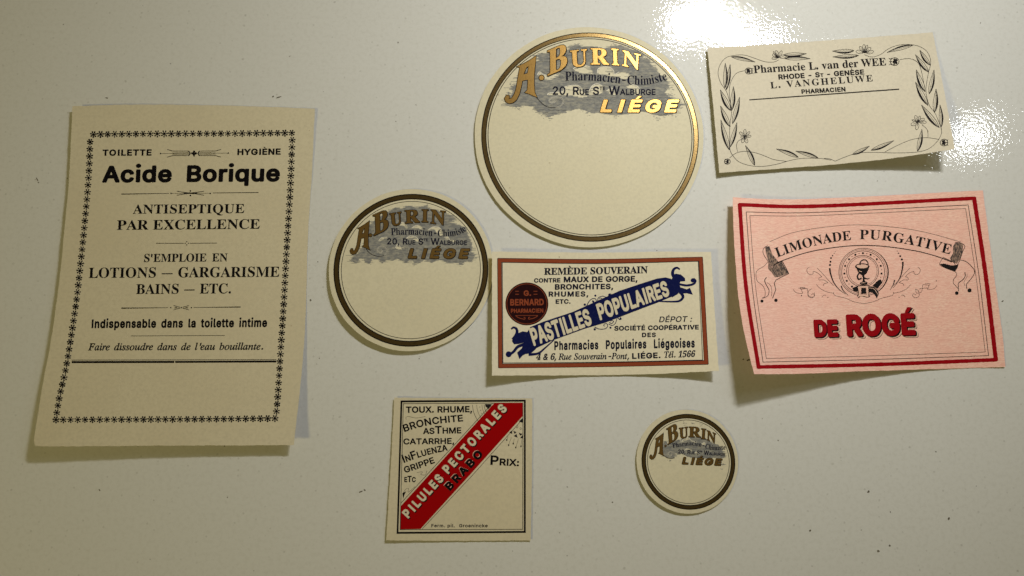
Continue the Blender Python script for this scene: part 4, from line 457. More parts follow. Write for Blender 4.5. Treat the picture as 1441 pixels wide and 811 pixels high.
def glyph(st, ch):
    """advance and outline loops of one character"""
    if ch == ' ':
        return .42, []
    if ch == '—':
        return 1.25, [[(.1, .34), (1.15, .34), (1.15, .41), (.1, .41)]]
    if ch == 'I' and st in 'Gg':
        w = .235 if st == 'G' else .165
        return w + .24, [[(.12, 0), (.12 + w, 0), (.12 + w, 1), (.12, 1)]]
    if ch in ACC:
        b, s = ACC[ch]
        adv, lp = glyph(st, b)
        lo = 1.06 if b == 'E' else max(y for l in lp for x, y in l) + .07
        c = (min(x for l in lp for x, y in l) + max(x for l in lp for x, y in l)) / 2 + (.12 if st == 'I' else 0)
        a = [(c - .10 * s, lo), (c + .02 * s, lo), (c + .20 * s, lo + .22), (c + .02 * s, lo + .22)]
        return adv, lp + [a]
    f = FONT[st]
    if ch in f:
        return f[ch]
    if ch.isdigit():
        adv, lp = FONT['S'][ch]
    else:
        adv, lp = FONT['g' if st in 'EI' else 'G'][ch]
    if st == 'I':
        lp = [[(x + .27 * y, y) for x, y in l] for l in lp]
    return adv, lp


# ------------------------------------------------------------------ 2D helpers (photo pixels, y down)
class Frame:
    """coordinates of an enlarged detail of the photograph"""
    def __init__(s, x0, y0, x1, w):
        s.x0, s.y0, s.k = x0, y0, (x1 - x0) / w

    def __call__(s, x, y):
        return (s.x0 + s.k * x, s.y0 + s.k * y)

    def L(s, pts):
        return [s(x, y) for x, y in pts]


def spline(pts, n=8, closed=False):
    if len(pts) < 3:
        return list(pts)
    out = []
    m = len(pts)
    rng = m if closed else m - 1
    for i in range(rng):
        p1, p2 = pts[i], pts[(i + 1) % m]
        p0 = pts[i - 1] if (i > 0 or closed) else (2 * p1[0] - p2[0], 2 * p1[1] - p2[1])
        p3 = pts[(i + 2) % m] if (i + 2 < m or closed) else (2 * p2[0] - p1[0], 2 * p2[1] - p1[1])
        for k in range(n):
            t = k / n
            out.append(tuple(.5 * (2 * p1[a] + (p2[a] - p0[a]) * t + (2 * p0[a] - 5 * p1[a] + 4 * p2[a] - p3[a]) * t * t
                                   + (3 * p1[a] - p0[a] - 3 * p2[a] + p3[a]) * t ** 3) for a in (0, 1)))
    if not closed:
        out.append(tuple(pts[-1]))
    return out


class Path:
    def __init__(s, pts):
        s.p = spline(pts, 10)
        s.d = [0.0]
        for a, b in zip(s.p, s.p[1:]):
            s.d.append(s.d[-1] + math.hypot(b[0] - a[0], b[1] - a[1]))
        s.len = s.d[-1]

    def at(s, t):
        i = 0
        while i < len(s.d) - 2 and s.d[i + 1] < t:
            i += 1
        a, b = s.p[i], s.p[i + 1]
        l = (s.d[i + 1] - s.d[i]) or 1e-9
        k = (t - s.d[i]) / l
        return (a[0] + (b[0] - a[0]) * k, a[1] + (b[1] - a[1]) * k), ((b[0] - a[0]) / l, (b[1] - a[1]) / l)


def arc(cx, cy, rx, ry, a0=0, a1=360, n=48):
    return [(cx + rx * math.cos(math.radians(a0 + (a1 - a0) * i / n)),
             cy + ry * math.sin(math.radians(a0 + (a1 - a0) * i / n))) for i in range(n + (0 if abs(a1 - a0) >= 360 else 1))]


def area(l):
    return sum(a[0] * b[1] - b[0] * a[1] for a, b in zip(l, l[1:] + l[:1])) / 2


def inside(p, l):
    r = False
    j = len(l) - 1
    for i in range(len(l)):
        a, b = l[i], l[j]
        if (a[1] > p[1]) != (b[1] > p[1]) and p[0] < (b[0] - a[0]) * (p[1] - a[1]) / (b[1] - a[1]) + a[0]:
            r = not r
        j = i
    return r


# ------------------------------------------------------------------ labels
THICK = .00012
STEP = .00003


def edge(pts):
    return Path(pts)


class Label:
    """one sheet of printed paper lying (and curling) on the table"""
    def __init__(s, name, label, cat, corners, lift, mat, edges=None, circle=None, group=None, seed=0):
        s.q = corners            # TL TR BR BL in photo pixels
        s.h = [[v / 1000.0 for v in row] for row in lift]
        s.low = 0.00004
        c = s.pt(*[sum(p[i] for p in corners) / 4 for i in (0, 1)], -1)
        s.org = Vector((c.x, c.y, 0))
        s.root = bpy.data.objects.new(name, None)
        s.root.empty_display_size = .01
        COL.objects.link(s.root)
        s.root.location = s.org
        s.root['label'] = label
        s.root['category'] = cat
        if group:
            s.root['group'] = group
        rnd = random.Random(seed)
        if circle:
            s.round_sheet(circle, mat)
        else:
            s.sheet(edges, mat, rnd)

    def uv(s, x, y):
        (ax, ay), (bx, by), (cx, cy), (dx, dy) = s.q
        u = v = .5
        for _ in range(5):
            fx = ax * (1 - u) * (1 - v) + bx * u * (1 - v) + cx * u * v + dx * (1 - u) * v - x
            fy = ay * (1 - u) * (1 - v) + by * u * (1 - v) + cy * u * v + dy * (1 - u) * v - y
            xu = (bx - ax) * (1 - v) + (cx - dx) * v
            xv = (dx - ax) * (1 - u) + (cx - bx) * u
            yu = (by - ay) * (1 - v) + (cy - dy) * v
            yv = (dy - ay) * (1 - u) + (cy - by) * u
            det = xu * yv - xv * yu
            u -= (fx * yv - fy * xv) / det
            v -= (fy * xu - fx * yu) / det
        return min(1.03, max(-.03, u)), min(1.03, max(-.03, v))

    def height(s, x, y):
        u, v = s.uv(x, y)
        bu = ((1 - u) ** 3, 3 * u * (1 - u) ** 2, 3 * u * u * (1 - u), u ** 3)
        bv = ((1 - v) ** 3, 3 * v * (1 - v) ** 2, 3 * v * v * (1 - v), v ** 3)
        return max(0.0, sum(bv[j] * sum(bu[i] * s.h[j][i] for i in range(4)) for j in range(4)))

    def pt(s, x, y, lift=0.0):
        z = s.height(x, y) + s.low + THICK
        if lift > 0:
            z += lift
        return on_plane(x, y, z)

    def finish(s, name, verts, faces, mat, parent=None, smooth=True):
        me = bpy.data.meshes.new(name)
        me.from_pydata([v - s.org for v in verts], [], faces)
        me.materials.append(mat)
        if smooth:
            me.polygons.foreach_set('use_smooth', [True] * len(me.polygons))
        me.update()
        o = bpy.data.objects.new(name, me)
        COL.objects.link(o)
        o.parent = parent or s.root
        return o

    def sheet(s, edges, mat, rnd):
        top, right, bottom, left = [edge(e) for e in edges]   # each from its TL-most end
        nu, nv = 72, 72

        def jit(e, t):
            (x, y), _ = e.at(t * e.len)
            return x, y
        ph = [rnd.uniform(0, 6) for _ in range(8)]

        def wob(t, k):
            return .22 * math.sin(19 * t + ph[k]) * math.sin(47 * t + ph[k + 1]) + .12 * math.sin(131 * t + ph[k])
        T = [jit(top, i / nu) for i in range(nu + 1)]
        B = [jit(bottom, i / nu) for i in range(nu + 1)]
        Lf = [jit(left, j / nv) for j in range(nv + 1)]
        R = [jit(right, j / nv) for j in range(nv + 1)]
        T = [(x, y + wob(i / nu, 0)) for i, (x, y) in enumerate(T)]
        B = [(x, y + wob(i / nu, 2)) for i, (x, y) in enumerate(B)]
        Lf = [(x + wob(i / nv, 4), y) for i, (x, y) in enumerate(Lf)]
        R = [(x + wob(i / nv, 6), y) for i, (x, y) in enumerate(R)]
        Lf[0], Lf[-1], R[0], R[-1] = T[0], B[0], T[-1], B[-1]
        vs = []
        for j in range(nv + 1):
            v = j / nv
            for i in range(nu + 1):
                u = i / nu
                p = []
                for a in (0, 1):
                    p.append((1 - v) * T[i][a] + v * B[i][a] + (1 - u) * Lf[j][a] + u * R[j][a]
                             - (1 - u) * (1 - v) * T[0][a] - u * (1 - v) * T[-1][a] - u * v * B[-1][a] - (1 - u) * v * B[0][a])
                vs.append(s.pt(*p))
        w = nu + 1
        fs = [(j * w + i, (j + 1) * w + i, (j + 1) * w + i + 1, j * w + i + 1) for j in range(nv) for i in range(nu)]
        rim = [i for i in range(nu + 1)] + [j * w + nu for j in range(1, nv + 1)] + \
              [nv * w + i for i in range(nu - 1, -1, -1)] + [j * w for j in range(nv - 1, 0, -1)]
        s.close(vs, fs, rim, mat)

    def round_sheet(s, circle, mat):
        c, r = circle            # centre and radius on the table
        vs, fs = [], []
        nr, na = 26, 120
        vs.append(s.pt(*to_photo((c.x, c.y, 0))))
        for k in range(1, nr + 1):
            for a in range(na):
                t = 2 * math.pi * a / na
                rr = r * k / nr * (1 + .0012 * math.sin(7 * t + 1) + .0008 * math.sin(17 * t))
                vs.append(s.pt(*to_photo((c.x + rr * math.cos(t), c.y + rr * math.sin(t), 0))))
        for a in range(na):
            fs.append((0, 1 + a, 1 + (a + 1) % na))
        for k in range(nr - 1):
            for a in range(na):
                b = 1 + k * na
                fs.append((b + a, b + na + a, b + na + (a + 1) % na, b + (a + 1) % na))
        s.close(vs, fs, [1 + (nr - 1) * na + a for a in range(na - 1, -1, -1)], mat)

    def close(s, vs, fs, rim, mat):
        n = len(vs)
        vs = vs + [v - Vector((0, 0, THICK)) for v in vs]
        fs = fs + [tuple(i + n for i in reversed(f)) for f in fs]
        m = len(rim)
        for k in range(m):
            a, b = rim[k], rim[(k + 1) % m]
            fs.append((a, b, b + n, a + n))
        o = s.finish('paper_sheet', vs, fs, mat)
        me = o.data
        sharp = [False] * len(me.edges)
        rs = {(min(a, b), max(a, b)) for a, b in zip(rim, rim[1:] + rim[:1])}
        rs |= {(a + n, b + n) for a, b in rs}
        for e in me.edges:
            k = (min(e.vertices), max(e.vertices))
            e.use_edge_sharp = k in rs


class Ink:
    """printing on a label: polygons, strokes and lettering given in photo pixels"""
    def __init__(s, lab, level=1):
        s.lab, s.level, s.v, s.f, s.k, s.marks = lab, level, [], [], 0, []

    def _add(s, pts, tris):
        s.k += 1
        lift = s.level * STEP + s.k * 3e-8
        b = len(s.v)
        s.v += [s.lab.pt(x, y, lift) for x, y in pts]
        for t in tris:
            t = tuple(i + b for i in t)
            p = [s.v[i] for i in t]
            nz = (p[1] - p[0]).cross(p[2] - p[0]).z
            s.f.append(t if nz >= 0 else tuple(reversed(t)))

    def fill(s, loops, maxlen=9.0):
        """outer loops with holes"""
        loops = [l for l in loops if len(l) > 2]
        depth = [sum(inside(l[0], o) for o in loops if o is not l) for l in loops]
        for i, l in enumerate(loops):
            if depth[i] % 2:
                continue
            holes = [h for j, h in enumerate(loops) if depth[j] == depth[i] + 1 and inside(h[0], l)]
            grp = [l] + holes
            pts = [p for g in grp for p in g]
            tr = [tuple(t) for t in tessellate_polygon([[Vector((p[0], p[1], 0)) for p in g] for g in grp])]
            pts, tr = s.split(pts, tr, maxlen)
            s._add(pts, tr)
        return s

    @staticmethod
    def split(pts, tr, maxlen):
        pts = list(pts)
        mid = {}
        todo, done = list(tr), []
        while todo:
            t = todo.pop()
            best, bl = None, maxlen
            for k in range(3):
                a, b = pts[t[k]], pts[t[(k + 1) % 3]]
                d = math.hypot(a[0] - b[0], a[1] - b[1])
                if d > bl:
                    best, bl = k, d
            if best is None:
                done.append(t)
                continue
            i, j, l = t[best], t[(best + 1) % 3], t[(best + 2) % 3]
            key = (min(i, j), max(i, j))
            if key not in mid:
                mid[key] = len(pts)
                pts.append(((pts[i][0] + pts[j][0]) / 2, (pts[i][1] + pts[j][1]) / 2))
            m = mid[key]
            todo += [(i, m, l), (m, j, l)]
        return pts, done

    def stroke(s, pts, w, w2=None, closed=False, smooth=False, mid=None, seg=7.0, rag=0.0):
        """a line of width w (to w2), in photo pixels"""
        if smooth:
            pts = spline(pts, 7, closed)
        out = []
        m = len(pts)
        for i in range(m if closed else m - 1):
            a, b = pts[i], pts[(i + 1) % m]
            n = max(1, int(math.hypot(b[0] - a[0], b[1] - a[1]) / seg))
            out += [(a[0] + (b[0] - a[0]) * k / n, a[1] + (b[1] - a[1]) * k / n) for k in range(n)]
        if not closed:
            out.append(pts[-1])
        clean = [out[0]]
        for p in out[1:]:
            if math.hypot(p[0] - clean[-1][0], p[1] - clean[-1][1]) > 1e-4:
                clean.append(p)
        out = clean
        m = len(out)
        vs, fs = [], []
        for i, p in enumerate(out):
            a = out[i - 1] if (i or closed) else p
            b = out[(i + 1) % m] if (i < m - 1 or closed) else p
            d1 = (p[0] - a[0], p[1] - a[1])
            d2 = (b[0] - p[0], b[1] - p[1])
            l1, l2 = math.hypot(*d1) or 1, math.hypot(*d2) or 1
            n1, n2 = (-d1[1] / l1, d1[0] / l1), (-d2[1] / l2, d2[0] / l2)
            nx, ny = n1[0] + n2[0], n1[1] + n2[1]
            l = math.hypot(nx, ny) or 1
            nx, ny = nx / l, ny / l
            dot = max(.5, nx * n2[0] + ny * n2[1]) if n2 != (0, 0) else 1
            t = i / max(1, m - 1)
            ww = w if w2 is None else (w + (w2 - w) * t)
            if mid is not None:
                ww = w + (mid - w) * math.sin(math.pi * t)
            if rag:
                ww *= 1 + random.uniform(-rag, rag)
            hw = ww / 2 / dot
            vs += [(p[0] + nx * hw, p[1] + ny * hw), (p[0] - nx * hw, p[1] - ny * hw)]
        for i in range(m if closed else m - 1):
            j = (i + 1) % m
            fs.append((2 * i, 2 * j, 2 * j + 1, 2 * i + 1))
        s._add(vs, fs)
        return s

    def dot(s, p, r, ry=None):
        n = 14 if r > 1.2 else 8
        return s.fill([arc(p[0], p[1], r, ry or r, 0, 360, n)])

    def ring(s, c, ro, ri, n=120):
        """a flat ring round a point of the table, radii in metres"""
        vs, fs = [], []
        for k in range(n):
            t = 2 * math.pi * k / n
            for r in (ro, ri):
                vs.append(to_photo((c.x + r * math.cos(t), c.y + r * math.sin(t), 0)))
        for k in range(n):
            j = (k + 1) % n
            fs.append((2 * k, 2 * j, 2 * j + 1, 2 * k + 1))
        s._add(vs, fs)
        return s

    def put(s, loops, bold=0.0, fill=True):
        if fill:
            s.fill(loops)
        if bold:
            for l in loops:
                s.stroke(l, bold, closed=True, seg=50)
        return s

    def text(s, st, txt, path, cap, lean=0.0, bold=0.0, wmax=1.12, cap2=None, off=(0, 0), fill=True, space=.42):
        """lettering from the first to the last point of a line; txt is a string or [(string, size, rise), ...]"""
        if fill and cap < 15 and s.level == 1:
            bold += .12          # ink spread
        s.mark()
        segs = [(txt, 1.0, 0.0)] if isinstance(txt, str) else [tuple(t) + (0.0,) * (3 - len(t)) for t in txt]
        P = Path(path)
        items, x = [], 0.0
        for t, k, rise in segs:
            for ch in t:
                stl = st
                adv, lp = glyph(stl, ch)
                if ch == ' ':
                    adv = space
                items.append((x, [[(px * k, py * k + rise) for px, py in l] for l in lp]))
                x += adv * k
        ink = [(x0, l) for x0, l in items if l]
        lo = min(px for l in ink[0][1] for px, py in l)
        last = len(items) - 1
        hi_l = max(px for l in items[last][1] for px, py in l)
        nat = items[last][0] + hi_l - lo
        kx = P.len / nat
        wx = min(kx, cap * wmax)
        tr = (P.len - nat * wx) / max(1, last)
        for i, (x0, lps) in enumerate(items):
            if not lps:
                continue
            a = min(px for l in lps for px, py in l)
            b = max(px for l in lps for px, py in l)
            xc = (x0 - lo + (a + b) / 2) * wx + i * tr
            (bx, by), (dx, dy) = P.at(xc)
            c = cap if cap2 is None else cap + (cap2 - cap) * xc / P.len
            ux, uy = dy, -dx
            out = []
            for l in lps:
                o = []
                for px, py in l:
                    xx = (px - (a + b) / 2) * wx + lean * py * c
                    yy = py * c
                    o.append((bx + dx * xx + ux * yy + off[0], by + dy * xx + uy * yy + off[1]))
                out.append(o)
            s.put(out, bold, fill)
        return s

    def letter(s, st, ch, p0, p1, p2, bold=0.0, off=(0, 0), fill=True):
        """one letter: bottom left, bottom right and top left corner of its box"""
        _, lp = glyph(st, ch)
        xs = [x for l in lp for x, y in l]
        ys = [y for l in lp for x, y in l]
        a, b, c, d = min(xs), max(xs), min(ys), max(ys)
        out = [[(p0[0] + (p1[0] - p0[0]) * (x - a) / (b - a) + (p2[0] - p0[0]) * (y - c) / (d - c) + off[0],
                 p0[1] + (p1[1] - p0[1]) * (x - a) / (b - a) + (p2[1] - p0[1]) * (y - c) / (d - c) + off[1])
                for x, y in l] for l in lp]
        return s.put(out, bold, fill)

    def scan(s, outer, holes, dy=.55, jit=1.6, seed=1):
        """an engraved tint: horizontal strips with ragged ends"""
        rnd = random.Random(seed)
        for q in range(3):
            s._tint(outer, holes, dy, jit * (.6, 2.6, 4.0)[q], rnd, (1.0, .45, .16)[q], dy * q * .37)
        return s

    def _tint(s, outer, holes, dy, jit, rnd, keep, shift):
        loops = [outer] + holes
        y0, y1 = min(p[1] for p in outer), max(p[1] for p in outer)
        y = y0 + shift
        vs, fs = [], []
        while y < y1:
            xs = []
            yc = y + dy / 2
            for l in loops:
                for a, b in zip(l, l[1:] + l[:1]):
                    if (a[1] > yc) != (b[1] > yc):
                        xs.append(a[0] + (b[0] - a[0]) * (yc - a[1]) / (b[1] - a[1]))
            xs.sort()
            for a, b in zip(xs[::2], xs[1::2]):
                a += rnd.gauss(0, jit)
                b += rnd.gauss(0, jit)
                if b - a < .4 or rnd.random() > keep:
                    continue
                if keep < 1:
                    a, b = a - abs(rnd.gauss(0, jit)) * .5, b + abs(rnd.gauss(0, jit)) * .5
                n = max(1, int((b - a) / 8))
                for k in range(n):
                    q = len(vs)
                    u, w = a + (b - a) * k / n, a + (b - a) * (k + 1) / n
                    vs += [(u, y), (w, y), (w, y + dy), (u, y + dy)]
                    fs.append((q, q + 1, q + 2, q + 3))
            y += dy
        s._add(vs, fs)

    def leaf(s, base, tip, w, side=1, line=.55, dark=.6):
        """a pointed leaf: fine outline with one half printed solid"""
        dx, dy = tip[0] - base[0], tip[1] - base[1]
        n = 9
        A, B, C = [], [], []
        ln = math.hypot(dx, dy)
        nx, ny = -dy / ln, dx / ln
        for i in range(n + 1):
            t = i / n
            h = w * .42 * math.sin(math.pi * t ** .85) * (1.05 - .2 * t)
            bow = .10 * w * math.sin(math.pi * t)
            px, py = base[0] + dx * t + nx * bow * side, base[1] + dy * t + ny * bow * side
            A.append((px + nx * h * side, py + ny * h * side))
            B.append((px - nx * h * side, py - ny * h * side))
            C.append((px + nx * h * side * (1 - dark * 1.25), py + ny * h * side * (1 - dark * 1.25)))
        s.stroke(A, line)
        s.stroke(B, line)
        s.stroke([base, (base[0] + dx * .9, base[1] + dy * .9)], line * .8, line * .5)
        s.fill([A + C[::-1][1:-1]])
        return s

    def flower(s, c, petals, line=.6):
        """outlined petals: (angle, length, width)"""
        for ang, ln, w in petals:
            a = math.radians(ang)
            d = (math.cos(a), -math.sin(a))
            n = (-d[1], d[0])
            loop = []
            for i in range(10):
                t = 2 * math.pi * i / 10
                al = ln * (.58 + .42 * math.cos(t))
                cr = w / 2 * math.sin(t)
                loop.append((c[0] + d[0] * al + n[0] * cr, c[1] + d[1] * al + n[1] * cr))
            s.stroke(loop, line, closed=True, seg=50)
            s.stroke([c, (c[0] + d[0] * ln * .75, c[1] + d[1] * ln * .75)], line * 1.6, line * .4)
        return s

    def frame(s, sides, w, w2=None):
        """four sides drawn as separate lines (each a list of points)"""
        for k, sd in enumerate(sides):
            s.stroke(spline(sd, 8) if len(sd) > 2 else sd, w if (w2 is None or k % 2 == 0) else w2)
        return s

    def mark(s):
        """a new separate piece starts here"""
        s.marks.append((len(s.v), len(s.f)))
        return s

    def pieces(s, name, mat, parent=None):
        """every marked piece becomes a part of its own"""
        ends = s.marks[1:] + [(len(s.v), len(s.f))]
        for (v0, f0), (v1, f1) in zip(s.marks, ends):
            s.lab.finish(name, s.v[v0:v1], [tuple(i - v0 for i in f) for f in s.f[f0:f1]], M[mat], parent, smooth=False)

    def done(s, name, mat, parent=None, label=None):
        o = s.lab.finish(name, s.v, s.f, M[mat], parent, smooth=False)
        if label:
            o['label'] = label
        return o


def rect_sides(tl, tr, br, bl, mt=None, mr=None, mb=None, ml=None, e=0.0):
    """corner points to four sides, each stretched by e so that the corners close"""
    def ext(a, b, m):
        l = math.hypot(b[0] - a[0], b[1] - a[1])
        ux, uy = (b[0] - a[0]) / l * e, (b[1] - a[1]) / l * e
        r = [(a[0] - ux, a[1] - uy)] + ([m] if m else []) + [(b[0] + ux, b[1] + uy)]
        return r
    return [ext(tl, tr, mt), ext(tr, br, mr), ext(bl, br, mb), ext(tl, bl, ml)]


# ------------------------------------------------------------------ the table
def tabletop():
    x0, x1, y0, y1, z0 = -.75, .75, -.50, .80, -.03
    nx = 6
    vs = [(x0, y0, z0), (x1, y0, z0), (x1, y1, z0), (x0, y1, z0), (x0, y0, 0), (x1, y0, 0), (x1, y1, 0), (x0, y1, 0)]
    fs = [(3, 2, 1, 0), (4, 5, 6, 7), (0, 1, 5, 4), (1, 2, 6, 5), (2, 3, 7, 6), (3, 0, 4, 7)]
    me = bpy.data.meshes.new('tabletop')
    me.from_pydata(vs, [], fs)
    me.materials.append(M['table'])
    o = bpy.data.objects.new('tabletop', me)
    COL.objects.link(o)
    b = o.modifiers.new('rounded_edge', 'BEVEL')
    b.width = .004
    b.segments = 3
    o['kind'] = 'structure'
    o['label'] = 'glossy off-white table top under the paper labels'
    return o


def scuffs(table):
    """crumbs, lint and hairline scratches that lie on the table"""
    rnd = random.Random(21)
    vs, fs = [], []

    def blob(px, py, r, st=1.0, an=0.0):
        n = 9
        b = len(vs)
        for i in range(n):
            t = 2 * math.pi * i / n
            k = r * rnd.uniform(.6, 1.25)
            x, y = k * st * math.cos(t), k * math.sin(t)
            vs.append(on_plane(px + x * math.cos(an) - y * math.sin(an), py + x * math.sin(an) + y * math.cos(an), .00003))
        fs.append(tuple(range(b + n - 1, b - 1, -1)))

    for px, py, r in ((437, 423, 1.5), (384, 136, 1.2), (54, 257, 1.0), (513, 690, 1.2), (1222, 692, 1.5), (1335, 730, 1.7), (1252, 768, 1.4), (1236, 776, 1.5), (1317, 636, 1.0),
                      (1411, 424, 1.3), (1053, 507, 1.5), (1046, 506, 1.0), (1140, 747, 1.3), (590, 505, .9), (700, 600, .9), (862, 707, 1.0), (1095, 620, .9), (140, 690, .9), (320, 700, .9), (240, 90, .8), (560, 60, .9)):
        blob(px, py, r, rnd.uniform(1, 1.6), rnd.uniform(0, 3))
    for px, py, l, an in ((392, 137, 5, -.3), (52, 252, 4, 1.0), (508, 692, 5, -.4), (150, 138, 3, .2)):
        blob(px, py, .8, l, an)
    for _ in range(70):
        blob(rnd.uniform(5, 1436), rnd.uniform(5, 806), rnd.uniform(.35, .75), rnd.uniform(1, 2.2), rnd.uniform(0, 3))
    me = bpy.data.meshes.new('scuff_marks')
    me.from_pydata(vs, [], fs)
    me.materials.append(M['dust'])
    o = bpy.data.objects.new('scuff_marks', me)
    COL.objects.link(o)
    o.parent = table
    o['kind'] = 'stuff'


scuffs(tabletop())


def circ(cx, cy, r):
    return on_plane(cx, cy), (on_plane(cx + r, cy).x - on_plane(cx - r, cy).x) / 2


# ================================================================== 1 tall cream label with star border
F1 = Frame(40, 140, 450, 1279)
F2 = Frame(40, 380, 450, 1279)
lab = Label('paper_label', 'tall cream label with a border of small black stars, its lower edge curled up', 'paper label',
            [(101.9, 149.6), (443, 153), (413.4, 626.5), (48, 628)],
            [[2.4, .4, .1, .8], [3.2, .1, 0, -.3], [3.6, .1, -.2, -1.5], [6.5, 5.2, 4.0, 4.2]], M['cream'],
            edges=[[(101.9, 149.6), (160, 147.8), (219.5, 147.2), (330, 149), (443, 153)],
                   [(443, 153), (439.3, 236), (432.8, 345), (431, 418), (426, 508), (413.4, 626.5)],
                   [(49.5, 628), (90, 628.4), (230, 627.3), (340, 627), (413.4, 626.5)],
                   [(101.9, 149.6), (97.6, 245), (91, 320), (83.3, 396), (72.3, 476), (59.2, 547), (48.4, 616), (49.5, 628)]], seed=1)
rb = random.Random(5)


def star_row(ink, pts, n):
    P = Path(pts)
    for i in range(n):
        c, _ = P.at(P.len * (i + .5) / n)
        r0 = 5.25 * rb.uniform(.93, 1.04)
        th = rb.uniform(-6, 6)
        full = rb.uniform(.85, 1.2)
        for k in range(7):
            an = math.radians(th + 360 / 7 * k + 38)
            ca, sa = math.cos(an), math.sin(an)
            ink.fill([[(c[0] + ca * .6, c[1] + sa * .6), (c[0] + ca * r0 * .78 - sa * 1.14 * full, c[1] + sa * r0 * .78 + ca * 1.14 * full),
                       (c[0] + ca * r0, c[1] + sa * r0), (c[0] + ca * r0 * .78 + sa * 1.14 * full, c[1] + sa * r0 * .78 - ca * 1.14 * full)]])
        ink.dot(c, 1.9)


ik = Ink(lab)
star_row(ik, [(126.5, 189.5), (215, 188.6), (310, 188.2), (415.5, 187.3)], 29)
star_row(ik, [(73.5, 591), (180, 590.6), (300, 590), (392, 589)], 31)
star_row(ik, [(127, 195), (124.6, 250), (118.8, 318), (112.6, 378), (106.6, 430), (93.5, 514), (84, 557), (79, 586)], 39)
star_row(ik, [(411.4, 192.5), (408.6, 262), (405.2, 320), (402.8, 361), (399.8, 418), (395.4, 486), (391.6, 547), (388.6, 584)], 39)
ik.done('star_border', 'black')
ik = Ink(lab)
ik.text('G', 'TOILETTE', F1.L([(325, 248), (540, 247)]), 8.8, .05, wmax=1.2)
ik.text('G', 'HYGIÈNE', F1.L([(917, 245), (1107, 243)]), 8.8, .04, wmax=1.2)
ik.pieces('text_line', 'black')
ik = Ink(lab)
ik.text('G', 'Acide Borique', F1.L([(323, 366), (1103, 361)]), 23.8, .05, bold=.1, wmax=1.25, space=.66)
ik.done('title_lettering', 'black')
ik = Ink(lab)
ik.text('S', 'ANTISEPTIQUE', F1.L([(458, 502), (947, 499)]), 12.6, .05)
ik.text('S', 'PAR EXCELLENCE', F1.L([(388, 573), (1015, 568)]), 13.4, .05, wmax=1.2)
ik.pieces('text_line', 'black')
ik = Ink(lab)
ik.text('E', "S'EMPLOIE EN", F1.L([(508, 714), (873, 711)]), 11, .05, bold=.35, space=.7)
ik.text('E', 'LOTIONS — GARGARISME', F1.L([(265, 784), (1100, 779)]), 14, .05, bold=.35)
ik.text('E', 'BAINS — ETC.', F2.L([(473, 106), (888, 103)]), 13.6, .05, bold=.35)
ik.pieces('text_line', 'black')
ik = Ink(lab)
ik.text('G', 'Indispensable dans la toilette intime', F2.L([(277, 256), (1047, 251)]), 12.4, .06, wmax=.8, space=.6)
ik.pieces('text_line', 'black')
ik = Ink(lab)
ik.text('I', "Faire dissoudre dans de l'eau bouillante.", F2.L([(262, 353), (1030, 350)]), 9.6, .02, bold=.3, space=.6)
ik.pieces('text_line', 'black')


def twig(ink, f, xl, xc, xr, y, span, tip):
    """symmetrical printer's ornament: a bar with curled bracket lines and a knot in the middle"""
    ink.stroke(f.L([(xl, y + 1), (xr, y - 1)]), .5)
    ink.dot(f(xl, y + 1), 1.1)
    ink.dot(f(xr, y - 1), 1.1)
    for sx in (-1, 1):
        for sy in (-1, 1):
            ink.stroke(f.L([(xc + sx * 22, y + sy * 10), (xc + sx * span * .8, y + sy * 10), (xc + sx * span, y + sy * tip)]), .75, .9)
        ink.stroke(f.L([(xc + sx * 24, y - 4), (xc + sx * span * .8, y - 2)]), .45)
        ink.stroke(f.L([(xc + sx * 24, y + 5), (xc + sx * span * .8, y + 4)]), .55)
        ink.stroke(f.L([(xc + sx * 24, y - 10), (xc + sx * 18, y), (xc + sx * 24, y + 11)]), 1.5, smooth=True)
    ink.dot(f(xc - 8, y), 1.6)
    ink.dot(f(xc + 8, y), 1.6)
    ink.dot(f(xc, y - 7), 1.7)
    ink.dot(f(xc, y + 4), 2)
    ink.dot(f(xc, y + 12), 1.0)


ik = Ink(lab)
twig(ik, F1, 580, 727, 877, 237, 118, 17)
ik.done('ornament', 'black')
ik = Ink(lab)
ik.stroke(F1.L([(408, 416), (617, 413)]), 1.3, .7)
ik.stroke(F1.L([(810, 411), (1010, 409)]), .8, 1.0)
ik.stroke(F1.L([(626, 413), (800, 412)]), .5)
for xx in (626, 798):
    ik.dot(F1(xx, 413), 1.1)
for sx in (-1, 1):
    for sy in (-1, 1):
        ik.stroke(F1.L([(711 - sx * 30, 412 + sy * 1), (711 + sx * 20, 412 + sy * 3), (711 + sx * 60, 412 + sy * 9)]), .6, .9, smooth=True)
    ik.dot(F1(711, 412 + sx * 10), 1.2)
ik.done('divider', 'black')
ik = Ink(lab)
ik.stroke(F1.L([(560, 632), (682, 632)]), .8)
ik.stroke(F1.L([(708, 632), (828, 631)]), .8)
for ax, ay in ((-7, 0), (7, 0), (0, -7), (0, 7)):
    ik.dot(F1(695 + ax, 632 + ay), .85)
ik.done('divider', 'black')
ik = Ink(lab)
ik.stroke(F2.L([(407, 168), (612, 166)]), 1.5, .6)
ik.stroke(F2.L([(725, 165), (932, 163)]), .6, 1.4)
for xx in (625, 671, 715):
    ik.dot(F2(xx, 166), 1.0)
for sx in (-1, 1):
    for sy in (-1, 1):
        ik.stroke(F2.L([(671 + sx * 6, 166 + sy * 2), (671 + sx * 18, 166 + sy * 5), (671 + sx * 34, 166 + sy * 10)]), .9, .7)
        ik.stroke(F2.L([(671 + sx * 18, 166), (671 + sx * 30, 166 + sy * 3)]), .6)
ik.done('divider', 'black')
ik = Ink(lab)
ik.stroke(F2.L([(450, 290), (862, 288)]), .7)
ik.done('divider', 'black')
ik = Ink(lab)
ik.stroke(F2.L([(190, 396), (1088, 394)]), .8)
